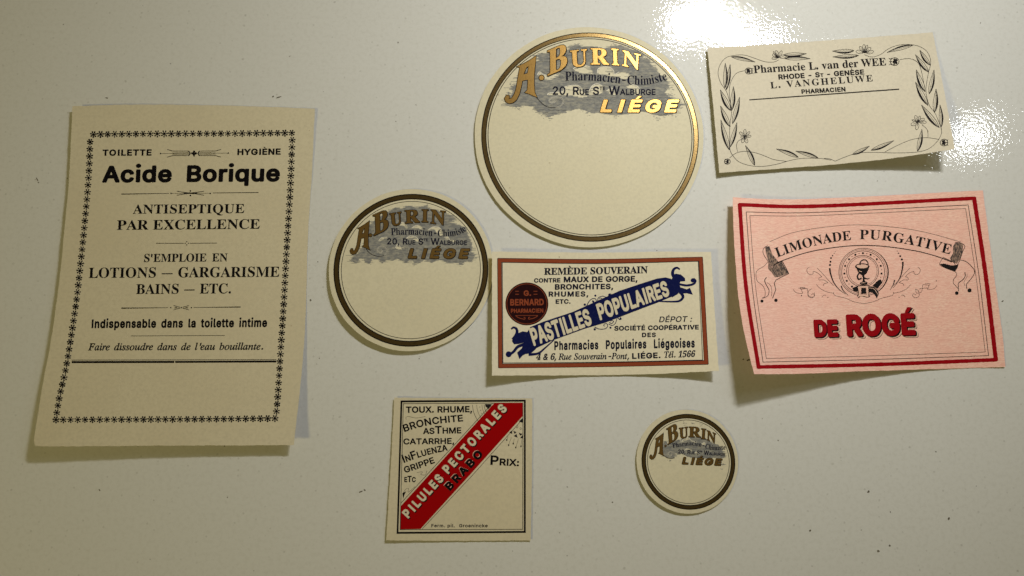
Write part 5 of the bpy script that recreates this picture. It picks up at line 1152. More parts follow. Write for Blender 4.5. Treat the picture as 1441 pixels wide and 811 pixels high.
ik.stroke(F2.L([(190, 405), (640, 404)]), 2.9)
ik.stroke(F2.L([(644, 404), (1088, 402)]), 2.7)
ik.done('divider', 'black')


# ================================================================== 2-4 round labels with a gold ring
FB1 = Frame(700, 50, 830, 843)
A_OUT = [(178, 285), (240, 258), (300, 224), (352, 188), (346, 250), (336, 350), (334, 440), (340, 520), (362, 565), (330, 552), (292, 535), (250, 522),
         (272, 500), (277, 450), (277, 402), (228, 414), (216, 470), (202, 530), (176, 585), (142, 614), (106, 622), (76, 606), (64, 575), (82, 546),
         (106, 548), (112, 568), (102, 580), (130, 574), (154, 535), (170, 490), (180, 430), (190, 370), (198, 322), (206, 296)]
A_IN = [(238, 356), (262, 297), (284, 280), (276, 346)]


def round_label(cfg):
    F = cfg['frame']
    c, r = circ(*cfg['disc'])
    k = r / (cfg['disc'][2])           # metres per photo pixel here
    d = cfg['disc']
    p = [to_photo((c.x + sx * r, c.y + sy * r, 0)) for sx, sy in ((-1, 1), (1, 1), (1, -1), (-1, -1))]
    lab = Label('round_label', cfg['label'], 'paper label', p, cfg['lift'], M['ivory'], circle=(c, r),
                group='round labels with a gold ring', seed=3)
    rc = on_plane(*cfg['ring'][0])
    ro, ri, th = [x * k for x in cfg['ring'][1]]
    w = cfg['ring'][2] * k
    Ink(lab, 1).ring(rc, ro, ri).done('dark_ring', 'black')
    Ink(lab, 2).ring(rc, ro - w, ri + w * .9).done('gold_ring', 'ring')
    Ink(lab, 1).ring(rc, th, th - cfg['ring'][3] * k).done('thin_ring', 'black')
    ik = Ink(lab, 1)
    ik.scan(F.L(cfg['cloud']), [F.L(h) for h in cfg['holes']], cfg['dy'], cfg['jit'], seed=4)
    if cfg.get('wisps'):
        rw = random.Random(9)
        for (wx, wy, n, sp) in cfg['wisps']:
            for _ in range(n):
                x, y = F(rw.gauss(wx, sp), rw.gauss(wy, sp * .5))
                ik.stroke([(x, y), (x + rw.uniform(.8, 2.4), y)], rw.uniform(.35, .7))
    ik.done('cloud', 'cloud')
    ik = Ink(lab, 2)
    for hl in cfg['holes']:
        n = max(3, int(len(hl) * .55))
        ik.stroke(F.L(hl[:n]), cfg['sw'] * 1.7, cfg['sw'] * 1.2, smooth=True)
    ik.done('cloud_highlight', 'bright')
    # swash of the A
    sw = F.L(cfg['swash'])
    ik = Ink(lab, 2)
    n0 = len(sw) // 3
    ik.stroke(spline(sw, 7)[n0 * 7:], cfg['sw'] * 2.6)
    ik.done('flourish', 'bright')
    ik = Ink(lab, 3)
    ik.stroke(sw, cfg['sw'] * 1.5, cfg['sw'] * .8, smooth=True)
    ik.done('flourish', 'soft')
    # gold lettering over its dark outline
    A = F.L([cfg['amap'](x, y) for x, y in A_OUT])
    Ah = F.L([cfg['amap'](x, y) for x, y in A_IN])
    o = cfg['out']
    lig = cfg['liege']
    dk = Ink(lab, 3)
    dk.put([A, Ah], o)
    dk.put([[(x + o * .5, y + o * .5) for x, y in A], [(x + o * .5, y + o * .5) for x, y in Ah]], 0)
    dk.dot(F(*cfg['dot'][0]), cfg['dot'][1] + o * .6)
    for ch, a, b, e in cfg['burin']:
        dk.letter('S', ch, F(*a), F(*b), F(*e), bold=o * 1.45)
        dk.letter('S', ch, F(*a), F(*b), F(*e), bold=o * .8, off=(o * .55, o * .55))
    dk.text('G', 'LIÉGE', F.L(lig[0]), lig[1], lig[2], bold=o * 1.2, wmax=1.35)
    dk.text('G', 'LIÉGE', F.L(lig[0]), lig[1], lig[2], bold=o * .6, wmax=1.35, off=(o * .6, o * .6))
    dko = dk.done('name_lettering', 'black')
    g = Ink(lab, 4)
    g.fill([A, Ah])
    g.dot(F(*cfg['dot'][0]), cfg['dot'][1])
    for ch, a, b, e in cfg['burin']:
        g.letter('S', ch, F(*a), F(*b), F(*e), bold=o * .5)
    g.text('G', 'LIÉGE', F.L(lig[0]), lig[1], lig[2], bold=o * .3, wmax=1.35)
    g.done('gold_lettering', 'gold')
    ik = Ink(lab, 3)
    pc, ad = cfg['pharm'], cfg['addr']
    ik.text('E', 'Pharmacien-Chimiste', F.L(pc[0]), pc[1], 0, bold=cfg['tb'])
    ik.text('g', [('20,', 1), (' R', 1), ('UE', .7), (' S', 1), ('TE', .42, .58), (' W', 1.08), ('ALBURGE', .72)],
            F.L(ad[0]), ad[1], 0, bold=cfg['tb'])
    ik.pieces('text_line', 'darknavy')
    return lab


FB = Frame(660, 30, 1000, 1441)
b1 = lambda x, y: ((FB1.x0 + FB1.k * x - FB.x0) / FB.k, (FB1.y0 + FB1.k * y - FB.y0) / FB.k)
FB3 = Frame(820, 50, 970, 973)
b3 = lambda x, y: ((FB3.x0 + FB3.k * x - FB.x0) / FB.k, (FB3.y0 + FB3.k * y - FB.y0) / FB.k)
round_label(dict(
    frame=FB, disc=(828.8, 190, 161), ring=((830.2, 190.2), (153, 145.7, 144.0), 1.25, 1.0),
    label='largest round label, ivory with a bright gold ring and grey cloud, near the top centre',
    lift=[[.6, .6, .5, .5], [.8, .7, .6, .5], [1.0, .8, .7, .5], [1.1, 1.0, .8, .6]],
    amap=b1, swash=[b1(*q) for q in [(340, 548), (372, 585), (420, 632), (470, 655), (530, 658), (580, 640), (602, 605), (580, 572), (530, 563),
                                     (485, 578), (474, 600), (495, 615), (524, 609), (515, 598)]], sw=.55, out=1.7,
    dot=(b1(402, 387), 3.4),
    burin=[('B', b1(458, 368), b1(634, 292), b1(458, 142)), ('U', b1(672, 292), b1(820, 276), b1(665, 142)),
           ('R', b3(76, 263), b3(238, 266), b3(74, 119)), ('I', b3(270, 267), b3(330, 272), b3(264, 122)), ('N', b3(362, 277), b3(520, 316), b3(368, 138))],
    liege=([(782, 543), (1232, 543)], 17.6, .30),
    pharm=([(575, 355), (700, 353), (800, 359), (900, 372), (980, 378), (1060, 378), (1120, 367), (1183, 350)], 12.4),
    addr=([(500, 438), (1112, 440)], 11.4), tb=.28, dy=.6, jit=1.5,
    wisps=[(450, 560, 16, 22), (480, 580, 10, 8), (700, 550, 10, 12), (870, 565, 14, 14), (1130, 580, 18, 14), (1220, 560, 14, 16), (290, 520, 14, 14),
           (560, 300, 0, 10), (1180, 400, 30, 26), (1190, 440, 30, 20), (230, 430, 14, 10), (250, 380, 10, 10), (860, 140, 14, 14), (640, 135, 12, 10), (1060, 215, 14, 14)],
    cloud=[(222, 500), (240, 455), (262, 420), (250, 390), (280, 380), (300, 330), (390, 250), (412, 235), (405, 205), (430, 188), (470, 195), (520, 170), (590, 172), (610, 150),
           (650, 135), (672, 152), (730, 150), (800, 165), (860, 148), (905, 142), (940, 160), (985, 172), (1020, 185), (1045, 228), (1075, 225), (1085, 262),
           (1120, 285), (1130, 310), (1178, 345), (1195, 395), (1170, 420), (1190, 450), (1245, 470), (1262, 505), (1235, 535), (1190, 560), (1140, 565), (1100, 550),
           (1010, 535), (960, 545), (905, 560), (850, 560), (780, 545), (735, 550), (700, 535), (650, 520), (600, 528), (560, 548), (520, 555), (470, 575),
           (440, 545), (405, 540), (385, 510), (330, 500), (290, 515)],
    holes=[[(622, 285), (645, 265), (690, 262), (722, 272), (738, 300), (735, 315), (690, 312), (650, 305)],
           [(766, 310), (770, 285), (800, 272), (838, 274), (862, 295), (868, 316), (895, 302), (930, 305), (960, 315), (972, 335), (930, 350), (880, 330), (800, 322)],
           [(468, 440), (480, 428), (560, 418), (565, 395), (600, 384), (645, 382), (668, 395), (690, 425), (705, 445), (700, 458), (655, 456), (620, 444), (560, 442)],
           [(715, 420), (735, 385), (765, 373), (795, 385), (806, 405), (790, 432), (745, 442), (705, 440)],
           [(405, 322), (420, 302), (445, 318), (480, 325), (545, 310), (530, 335), (480, 352), (440, 348)],
           [(820, 415), (850, 400), (870, 420), (890, 440), (850, 442)],
           [(955, 375), (1000, 385), (1020, 410), (1015, 440), (985, 440), (975, 410), (940, 395)]]))

FC = Frame(480, 280, 670, 1441)
cm = lambda x, y: (95 + .72 * (x - 65), 235 + .825 * (y - 188))
round_label(dict(
    frame=FC, disc=(578.2, 378.6, 115.6), ring=((578.2, 379.0), (108.9, 100.9, 98.3), 1.5, .8),
    label='medium round ivory label with dull brown ring, touching the label with the blue banner', lift=[[.9, .6, .6, .8], [1.5, 1.0, .7, .4], [2.1, 1.4, .9, .2], [2.8, 1.9, 1.2, .3]],
    amap=cm, swash=[(268, 535), (300, 575), (350, 603), (410, 615), (460, 600), (488, 560), (470, 522), (430, 510), (392, 525), (388, 560), (415, 578), (440, 560), (425, 545)],
    sw=.5, out=1.25, dot=((313, 388), 2.2),
    burin=[('B', (348, 392), (504, 322), (343, 175)), ('U', (532, 292), (650, 272), (520, 160)), ('R', (685, 260), (838, 248), (680, 126)),
           ('I', (862, 246), (925, 248), (865, 115)), ('N', (956, 262), (1106, 280), (962, 116))],
    liege=([(712, 634), (1345, 636)], 13.6, .28),
    pharm=([(535, 388), (700, 382), (850, 385), (950, 395), (1100, 402), (1220, 392), (1300, 365), (1342, 335)], 9.6),
    addr=([(492, 486), (1345, 492)], 8.6), tb=.22, dy=.5, jit=.9,
    wisps=[(780, 700, 10, 14), (1270, 700, 16, 14), (1190, 205, 12, 22), (1180, 240, 12, 20), (1390, 640, 18, 20), (300, 690, 8, 14), (900, 75, 8, 10)],
    cloud=[(105, 655), (128, 612), (185, 580), (210, 540), (280, 440), (300, 330), (290, 290), (325, 265), (345, 240), (480, 160), (520, 130), (580, 92), (640, 105),
           (730, 75), (800, 95), (880, 80), (910, 68), (950, 110), (1010, 115), (1120, 160), (1170, 172), (1215, 210), (1160, 250), (1230, 275), (1330, 300),
           (1360, 400), (1400, 480), (1392, 560), (1430, 600), (1395, 678), (1330, 660), (1280, 705), (1245, 680), (1130, 688), (1085, 655), (1040, 645), (965, 685), (890, 650),
           (835, 690), (790, 690), (745, 640), (690, 685), (640, 655), (600, 640), (560, 660), (480, 655), (440, 690), (400, 650), (330, 645), (310, 690), (255, 680), (240, 632),
           (195, 640), (165, 690)],
    holes=[[(590, 282), (625, 268), (655, 250), (690, 268), (712, 300), (700, 322), (678, 300), (650, 285)],
           [(755, 312), (790, 288), (825, 280), (860, 295), (888, 330), (870, 335), (820, 315)],
           [(930, 330), (980, 300), (1040, 302), (1075, 330), (1085, 385), (1050, 402), (1020, 360), (985, 325)],
           [(402, 452), (430, 415), (490, 408), (500, 422), (450, 432), (415, 456)],
           [(690, 425), (735, 398), (790, 402), (830, 440), (835, 470), (800, 455), (760, 420), (715, 425)],
           [(580, 525), (600, 488), (635, 515), (672, 508), (655, 542), (605, 540)],
           [(1100, 410), (1140, 405), (1160, 440), (1230, 440), (1215, 462), (1150, 455)]]))

FD = Frame(910, 590, 1030, 1298)
dm = lambda x, y: (45 + .737 * (x - 65), 210 + .93 * (y - 188))
round_label(dict(
    frame=FD, disc=(967.2, 649.2, 71.6), ring=((968.7, 649.5), (65.9, 59.6, 57.9), 1.2, .75),
    label='smallest round label, ivory with a brown ring, standing alone at the bottom right', lift=[[.4, .3, .3, .3], [.7, .5, .4, .3], [1.0, .7, .5, .3], [1.4, 1.0, .6, .3]],
    amap=dm, swash=[(245, 520), (270, 560), (320, 590), (380, 600), (425, 580), (438, 545), (415, 510), (370, 495), (335, 510), (328, 540), (355, 560), (382, 545), (370, 530)],
    sw=.42, out=.85, dot=((288, 408), 1.2),
    burin=[('B', (322, 388), (480, 292), (302, 148)), ('U', (502, 298), (628, 280), (495, 138)), ('R', (640, 270), (818, 275), (645, 118)),
           ('I', (830, 296), (896, 304), (836, 145)), ('N', (916, 320), (1045, 370), (922, 172))],
    liege=([(537, 684), (1125, 706)], 9.6, .22),
    pharm=([(400, 437), (560, 412), (700, 402), (850, 427), (980, 467), (1100, 470), (1203, 460)], 6.4),
    addr=([(480, 522), (1195, 560)], 5.6), tb=.16, dy=.4, jit=.6,
    wisps=[(1160, 690, 14, 20), (570, 60, 6, 20), (700, 65, 5, 20), (800, 80, 6, 20), (350, 640, 6, 20), (1140, 760, 5, 10)],
    cloud=[(245, 420), (262, 350), (290, 330), (320, 385), (420, 340), (500, 305), (640, 280), (820, 275), (900, 305), (960, 330), (1010, 375), (1080, 385), (1150, 470), (1200, 560),
           (1170, 590), (1000, 590), (860, 600), (780, 590), (700, 590), (600, 560), (540, 520), (470, 545), (440, 505), (425, 580), (380, 602), (320, 592), (270, 555), (248, 490)],
    holes=[[(530, 350), (560, 308), (640, 285), (680, 325), (765, 350), (740, 360), (690, 345), (645, 308), (590, 325), (560, 350)],
           [(480, 300), (515, 305), (522, 350), (505, 330)],
           [(575, 480), (600, 450), (640, 440), (690, 470), (700, 500), (650, 465), (605, 470)],
           [(730, 510), (760, 500), (800, 540), (790, 560), (750, 530)], [(830, 380), (880, 355), (900, 395), (870, 400)]]))


# ================================================================== 5 buff card with a floral vine border
FV = Frame(985, 40, 1345, 1390)
VL = Frame(990, 50, 1170, 730)
VR = Frame(1160, 40, 1345, 750)
lab = Label('paper_label', 'buff card label with a drawn border of leaves and flowers, tilted beside the light glare', 'paper label',
            [FV(40, 107), FV(1265, 22), FV(1385, 655), FV(105, 785)],
            [[1.4, .3, .2, .6], [2.2, 0, 0, 1.2], [2.6, 0, 0, 4.0], [2.2, .4, 2.0, 9.0]], M['buff'],
            edges=[FV.L([(40, 107), (400, 85), (800, 58), (1265, 22)]), FV.L([(1265, 22), (1325, 330), (1385, 655)]),
                   FV.L([(105, 785), (440, 762), (750, 738), (1080, 702), (1385, 655)]), FV.L([(40, 107), (72, 420), (105, 785)])], seed=2)
ik = Ink(lab)
ik.text('S', 'Pharmacie L. van der WEE', FV.L([(294, 244), (1013, 201)]), 10.6, -.06, bold=.1, wmax=1.2)
ik.done('title_lettering', 'soft')
ik = Ink(lab)
ik.text('G', [('RHODE - S', 1), ('T', .72), (' - GENÈSE', 1)], FV.L([(428, 279), (893, 251)]), 7.2, -.06, wmax=1.25)
ik.text('S', 'L. VANGHELUWE', FV.L([(385, 327), (940, 288)]), 9.0, -.06, wmax=1.1)
ik.text('G', 'PHARMACIEN', FV.L([(553, 357), (792, 343)]), 6.4, -.06, wmax=1.2)
ik.pieces('text_line', 'soft')
ik = Ink(lab)
ik.stroke(FV.L([(268, 389), (1082, 331)]), 1.5, 1.7)
ik.done('rule_line', 'soft')

ik = Ink(lab)
lw = .62
for b, t, w, sd in [((122, 300), (124, 158), 30, 1), ((130, 312), (152, 165), 26, 1), ((160, 430), (171, 292), 32, 1), ((155, 430), (96, 310), 36, -1),
                    ((165, 505), (206, 352), 32, 1), ((152, 522), (97, 402), 34, -1), ((148, 655), (99, 482), 34, -1), ((150, 640), (191, 497), 30, 1)]:
    ik.leaf(VL(*b), VL(*t), w * VL.k, sd, lw)
ik.stroke(VL.L([(162, 680), (150, 640), (150, 520), (160, 430), (140, 345), (125, 310), (98, 270), (83, 215), (96, 165), (125, 130), (165, 116), (230, 112), (290, 130),
                (350, 150), (400, 152), (430, 140)]), lw, smooth=True)
ik.stroke(VL.L([(162, 430), (150, 360), (148, 300), (163, 250), (190, 215), (235, 201)]), lw, smooth=True)
ik.leaf(VL(158, 122), VL(295, 152), 24 * VL.k, -1, lw)
ik.leaf(VL(455, 112), VL(588, 104), 30 * VL.k, 1, lw)
ik.leaf(VL(462, 132), VL(610, 133), 28 * VL.k, -1, lw)
ik.flower(VL(428, 128), [(150, 40 * VL.k, 16 * VL.k), (185, 38 * VL.k, 16 * VL.k), (110, 44 * VL.k, 18 * VL.k), (65, 44 * VL.k, 16 * VL.k), (15, 46 * VL.k, 20 * VL.k), (130, 46 * VL.k, 10 * VL.k)], lw)
ik.flower(VL(236, 578), [(90, 42 * VL.k, 16 * VL.k), (140, 40 * VL.k, 16 * VL.k), (190, 24 * VL.k, 14 * VL.k), (245, 38 * VL.k, 18 * VL.k), (290, 38 * VL.k, 18 * VL.k),
                         (5, 36 * VL.k, 14 * VL.k), (45, 40 * VL.k, 12 * VL.k)], lw)
ik.stroke(VL.L([(228, 590), (200, 602), (188, 628), (195, 664)]), lw, smooth=True)
ik.leaf(VL(292, 742), VL(239, 628), 30 * VL.k, 1, lw)
ik.stroke(VL.L([(150, 650), (165, 682), (200, 720), (260, 742), (330, 748), (410, 737), (490, 715), (560, 702), (660, 702), (730, 712)]), lw, smooth=True)
ik.stroke(VL.L([(148, 700), (190, 670), (250, 662), (320, 677), (400, 708), (475, 719)]), lw, smooth=True)
ik.leaf(VL(542, 696), VL(415, 648), 28 * VL.k, 1, lw)
ik.leaf(VL(655, 700), VL(525, 660), 26 * VL.k, 1, lw)
for b, t, w, sd in [((596, 250), (520, 150), 32, -1), ((604, 210), (544, 124), 30, -1), ((575, 362), (524, 236), 36, -1), ((598, 375), (626, 237), 32, 1), ((592, 440), (520, 306), 36, -1),
                    ((628, 482), (637, 345), 34, 1), ((656, 567), (554, 437), 38, -1), ((667, 565), (660, 437), 28, 1)]:
    ik.leaf(VR(*b), VR(*t), w * VR.k, sd, lw)
ik.stroke(VR.L([(667, 570), (635, 490), (600, 440), (580, 360), (592, 265), (607, 195), (592, 142), (556, 110), (500, 94), (430, 95), (370, 115), (320, 150), (270, 164), (228, 150)]), lw, smooth=True)
ik.stroke(VR.L([(430, 178), (480, 173), (520, 185), (548, 222), (572, 335)]), lw, smooth=True)
ik.stroke(VR.L([(667, 568), (668, 602), (640, 650), (590, 690), (520, 707), (400, 711), (300, 708), (200, 711), (130, 730), (62, 758)]), lw, smooth=True)
ik.stroke(VR.L([(62, 758), (30, 745), (0, 742)]), lw, smooth=True)
ik.flower(VR(230, 140), [(170, 50 * VR.k, 20 * VR.k), (128, 46 * VR.k, 18 * VR.k), (95, 48 * VR.k, 18 * VR.k), (70, 46 * VR.k, 14 * VR.k), (40, 46 * VR.k, 18 * VR.k), (8, 52 * VR.k, 20 * VR.k)], lw)
ik.leaf(VR(170, 128), VR(46, 130), 30 * VR.k, -1, lw)
ik.leaf(VR(196, 155), VR(48, 163), 28 * VR.k, -1, lw)
ik.leaf(VR(508, 95), VR(357, 138), 26 * VR.k, 1, lw)
ik.flower(VR(536, 536), [(30, 40 * VR.k, 18 * VR.k), (75, 36 * VR.k, 14 * VR.k), (115, 42 * VR.k, 18 * VR.k), (200, 44 * VR.k, 20 * VR.k), (255, 44 * VR.k, 20 * VR.k), (0, 46 * VR.k, 18 * VR.k), (160, 38 * VR.k, 10 * VR.k)], lw)
ik.stroke(VR.L([(558, 550), (588, 580), (592, 620)]), lw, smooth=True)
ik.leaf(VR(532, 702), VR(557, 576), 32 * VR.k, 1, lw)
ik.stroke(VR.L([(345, 706), (420, 667), (500, 635), (580, 624), (655, 634)]), lw, smooth=True)
ik.leaf(VR(160, 720), VR(258, 672), 26 * VR.k, 1, lw)
ik.leaf(VR(266, 696), VR(397, 641), 28 * VR.k, 1, lw)


def rosebud(ink, f, x, y, r, sx):
    """a small engraved bud: outline, dark lobes and three hooked sepals"""
    k = f.k
    ink.stroke([(f(x, y)[0] + r * k * math.cos(a), f(x, y)[1] + r * .9 * k * math.sin(a)) for a in [i * math.pi / 6 for i in range(12)]], .9, closed=True, seg=9)
    for i, (ox, oy, rr) in enumerate(((-.3, -.3, .36), (-.35, .3, .3), (.15, .05, .34), (.1, -.5, .22), (.15, .55, .2))):
        ink.dot(f(x + sx * ox * r, y + oy * r), rr * r * k)
    for oy in (-.8, 0, .8):
        ink.stroke(f.L([(x + sx * .6 * r, y + oy * r * .9), (x + sx * 1.1 * r, y + oy * r * .7), (x + sx * 1.35 * r, y + oy * r * 1.05)]), 1.3, .5)


rosebud(ik, VL, 258, 203, 20, 1)
rosebud(ik, VR, 402, 190, 25, -1)
rosebud(ik, VL, 136, 720, 17, -.6)
rosebud(ik, VR, 683, 652, 22, .8)
ik.done('flower_border', 'soft')


# ================================================================== 6 cough pastilles
FP = Frame(680, 345, 1025, 1399)
P5 = Frame(700, 360, 860, 811)
P6 = Frame(840, 360, 1010, 862)
P8 = Frame(820, 400, 920, 1014)
lab = Label('paper_label', 'cream label with a brick red frame, blue slanting banner and dark round seal', 'paper label',
            [FP(50, 37), FP(1300, 40), FP(1345, 718), FP(50, 745)],
            [[3.2, 2.6, 2.2, 2.8], [3.2, .4, .2, 2.4], [3.6, -.6, -.4, 2.8], [4.6, -.8, -.8, 4.4]], M['pale'],
            edges=[FP.L([(50, 37), (350, 41), (700, 43), (1000, 38), (1300, 40)]), FP.L([(1300, 40), (1312, 240), (1328, 480), (1345, 718)]),
                   FP.L([(50, 745), (400, 744), (700, 742), (1000, 735), (1345, 718)]), FP.L([(50, 37), (50, 400), (50, 745)])], seed=6)
sd = rect_sides(FP(93, 87), FP(1241, 80), FP(1273, 670), FP(98, 690), mt=FP(650, 93), mb=FP(690, 683), e=2.6)
Ink(lab, 1).frame(sd, 6.4).done('frame_outline', 'black')
Ink(lab, 2).frame(rect_sides(FP(93, 87), FP(1241, 80), FP(1273, 670), FP(98, 690), mt=FP(650, 93), mb=FP(690, 683), e=1.9), 5.0, 5.0).done('red_frame', 'brick')
Ink(lab, 1).frame(rect_sides(FP(109, 99), FP(1227, 93), FP(1252, 656), FP(113, 673), mt=FP(650, 106), mb=FP(690, 668), e=.3), .8).done('thin_frame', 'darknavy')
ik = Ink(lab, 1)
ik.text('S', 'REMÈDE SOUVERAIN', FP.L([(348, 170), (640, 166), (938, 160)]), 9.4, .02, bold=.35, wmax=1.2)
ik.done('heading', 'darknavy')
ik = Ink(lab, 1)
ik.text('G', [('CONTRE', .76), (' MAUX DE GORGE,', 1)], FP.L([(290, 215), (880, 209)]), 8.0, .02, wmax=1.2)
ik.text('G', 'BRONCHITES,', FP.L([(409, 255), (741, 252)]), 7.7, .02, wmax=1.2)
ik.text('G', 'RHUMES,', FP.L([(373, 295), (599, 294)]), 7.3, .02, wmax=1.2)
ik.text('G', 'ETC.', FP.L([(413, 336), (498, 335)]), 6.4, .02, wmax=1.2)
ik.pieces('text_line', 'darknavy')
ik = Ink(lab, 1)
ik.text('g', 'DÉPOT :', FP.L([(1003, 441), (1188, 438)]), 8.0, .22)
ik.text('G', 'SOCIÉTÉ COOPÉRATIVE', FP.L([(748, 489), (1230, 482)]), 6.6, .02, wmax=1.2)
ik.text('G', 'DES', FP.L([(906, 526), (985, 525)]), 6.2, .02, wmax=1.2)
ik.text('G', 'Pharmacies Populaires Liégeoises', FP.L([(406, 600), (1207, 585)]), 12.6, .01, wmax=.62, space=1.1)
ik.pieces('text_line', 'darknavy')
ik = Ink(lab, 1)
ik.text('I', '4 & 6, Rue Souverain-Pont,', FP.L([(303, 656), (832, 650)]), 8.6, -.02, bold=.3)
ik.text('G', 'LIÉGE.', FP.L([(850, 650), (1012, 645)]), 8.0, 0, wmax=1.2)
ik.text('I', 'Tél. 1566', FP.L([(1035, 643), (1212, 638)]), 8.6, -.02, bold=.3)
ik.pieces('text_line', 'darknavy')
# round seal
sc = FP(249, 336)
seal = Ink(lab, 1).fill([arc(sc[0], sc[1], 30.2, 30.2, 0, 360, 64)]).done('round_seal', 'maroon', label='dark round seal with brick red lettering')
ik = Ink(lab, 2)
ik.stroke(arc(sc[0], sc[1], 28.2, 28.2, 0, 360, 64), .75, closed=True)
ik.text('G', 'G.', FP.L([(231, 290), (273, 290)]), 7.6, 0)
for x0, x1 in ((183, 204), (287, 309)):
    for yy in (264, 281):
        ik.stroke(FP.L([(x0, yy), (x1, yy)]), .9)
ik.text('G', 'BERNARD', FP.L([(154, 346), (346, 344)]), 9.2, 0)
ik.text('G', 'PHARMACIEN', FP.L([(158, 388), (343, 386)]), 6.0, 0, wmax=1.2)
ik.stroke(FP.L([(184, 403), (205, 416), (235, 423), (238, 414), (230, 412)]), .9, smooth=True)
ik.stroke(FP.L([(312, 403), (292, 416), (262, 423), (259, 414), (267, 412)]), .9, smooth=True)
ik.stroke(FP.L([(186, 402), (311, 402)]), .7)
ik.done('seal_lettering', 'brick', seal)
# slanting banner with torn scroll ends
ik = Ink(lab, 2)
up = P5.L([(232, 510), (330, 470), (540, 400)]) + [P6(160, 251), P6(300, 204), P6(430, 163), P6(490, 155), P6(530, 165)]
dn = [P6(540, 290), P6(430, 336), P6(250, 404), P6(60, 478)] + P5.L([(620, 522), (400, 602), (268, 664)])
ik.fill([up + dn])
ik.fill([P5.L([(150, 552), (180, 539), (212, 545), (240, 506), (276, 664), (245, 692), (205, 702), (174, 662), (187, 620), (150, 630), (118, 632), (104, 610), (112, 580), (138, 562)])])
ik.stroke(P5.L([(112, 600), (132, 570), (140, 545), (135, 522), (115, 512), (98, 524)]), 5.4, 2.2, smooth=True)
ik.stroke(P5.L([(222, 706), (290, 697), (340, 658), (405, 600)]), 4.0, 1.4, smooth=True)
ik.stroke(P5.L([(190, 632), (145, 650), (115, 685), (88, 704)]), 4.6, 3.4, smooth=True)
ik.dot(P5(80, 703), 4.2)
ik.fill([P5.L([(180, 655), (140, 692), (148, 712), (157, 738), (180, 712), (212, 695)])])
ik.fill([P6.L([(478, 158), (532, 168), (560, 128), (600, 135), (628, 160), (630, 182), (596, 184), (588, 204), (602, 242), (575, 275), (536, 298), (515, 240)])])
ik.stroke(P6.L([(556, 160), (540, 128), (548, 98), (570, 86), (592, 98)]), 5.4, 2.0, smooth=True)
ik.stroke(P6.L([(585, 203), (640, 212), (688, 202), (703, 180), (688, 164)]), 3.0, 3.2, smooth=True)
ik.dot(P6(684, 176), 3.0)
ik.fill([P6.L([(585, 222), (640, 240), (664, 230), (684, 278), (640, 268), (585, 272)])])
ik.stroke(P6.L([(600, 262), (614, 295), (590, 322), (540, 328), (440, 326)]), 4.6, 1.6, smooth=True)
ban = ik.done('banner', 'navy', label='navy blue slanting banner with scroll ends')
ik = Ink(lab, 3)
ik.text('G', 'PASTILLES', FP.L([(290, 577), (624, 453)]), 25.4, .06, bold=.35, wmax=.72, cap2=23.4)
ik.text('G', 'POPULAIRES', FP.L([(668, 430), (1066, 288)]), 23.4, .06, bold=.35, wmax=.72, cap2=22)
ik.pieces('banner_lettering', 'white', ban)
ik = Ink(lab, 1)
for cv in ([(50, 322), (90, 250), (135, 210), (185, 212), (190, 250), (160, 268), (138, 245), (150, 232)], [(212, 240), (225, 195), (280, 172), (330, 185), (375, 190)],
           [(236, 238), (268, 236), (276, 208), (250, 198), (238, 212)], [(365, 190), (405, 182), (412, 152), (385, 138), (366, 155), (380, 166)],
           [(170, 612), (230, 640), (310, 640), (352, 612), (352, 572), (318, 566), (298, 588), (318, 602)], [(370, 568), (420, 590), (465, 560), (490, 490)],
           [(380, 545), (412, 562), (440, 535), (415, 518), (396, 532)], [(500, 480), (525, 505), (545, 490), (538, 470)]):
    ik.stroke(P8.L(cv), 1.15, .9, smooth=True)
for x, y, r in ((180, 165, 1.5), (30, 293, 1.7), (172, 645, 1.7), (396, 622, 1.5), (540, 495, 1.6), (385, 155, 1.3), (155, 250, 1.2)):
    ik.dot(P8(x, y), r)
ik.done('scrollwork', 'navy')


# ================================================================== 7 pink label
FL = Frame(1025, 265, 1425, 1100)
L4 = Frame(1040, 320, 1400, 1441)
L5 = Frame(1130, 340, 1290, 1441)
L6 = Frame(1060, 330, 1160, 901)
L7 = Frame(1300, 330, 1400, 901)
L9 = Frame(1135, 430, 1300, 1441)
lab = Label('paper_label', 'pink label with a red frame and engraved ribbon, its lower left corner lifted', 'paper label',
            [FL(17, 35), FL(985, 8), FL(1072, 690), FL(100, 720)],
            [[3.6, 1.4, .4, .4], [5.5, -.6, -.2, .2], [8.0, -.8, -.2, .1], [12.5, 4.0, -1.5, .5]], M['pink'],
            edges=[FL.L([(17, 35), (150, 42), (300, 42), (600, 29), (800, 18), (985, 8)]), FL.L([(985, 8), (1005, 160), (1030, 350), (1060, 560), (1072, 690)]),
                   FL.L([(100, 720), (300, 718), (450, 711), (700, 703), (1072, 692)]), FL.L([(17, 35), (22, 200), (40, 430), (68, 590), (100, 720)])], seed=8)
sdr = rect_sides(FL(44, 64), FL(951, 39), FL(1035, 664), FL(117, 692), mt=FL(330, 70), mr=FL(996, 340), mb=FL(560, 683), ml=FL(68, 380), e=1.6)
ik = Ink(lab, 1)
ik.stroke(spline(sdr[0], 8), 5.2, seg=2.6, rag=.07)
ik.stroke(spline(sdr[1], 8), 6.1, seg=2.6, rag=.07)
ik.stroke(spline(sdr[2], 8), 5.3, seg=2.6, rag=.07)
ik.stroke(spline(sdr[3], 8), 5.5, seg=2.6, rag=.07)
ik.done('red_frame', 'crimson')
ik = Ink(lab, 1)
ik.frame(rect_sides(FL(69, 92), FL(928, 65), FL(1007, 648), FL(134, 673), mt=FL(330, 94), mr=FL(970, 340), mb=FL(560, 663), ml=FL(92, 380), e=.2), .85)
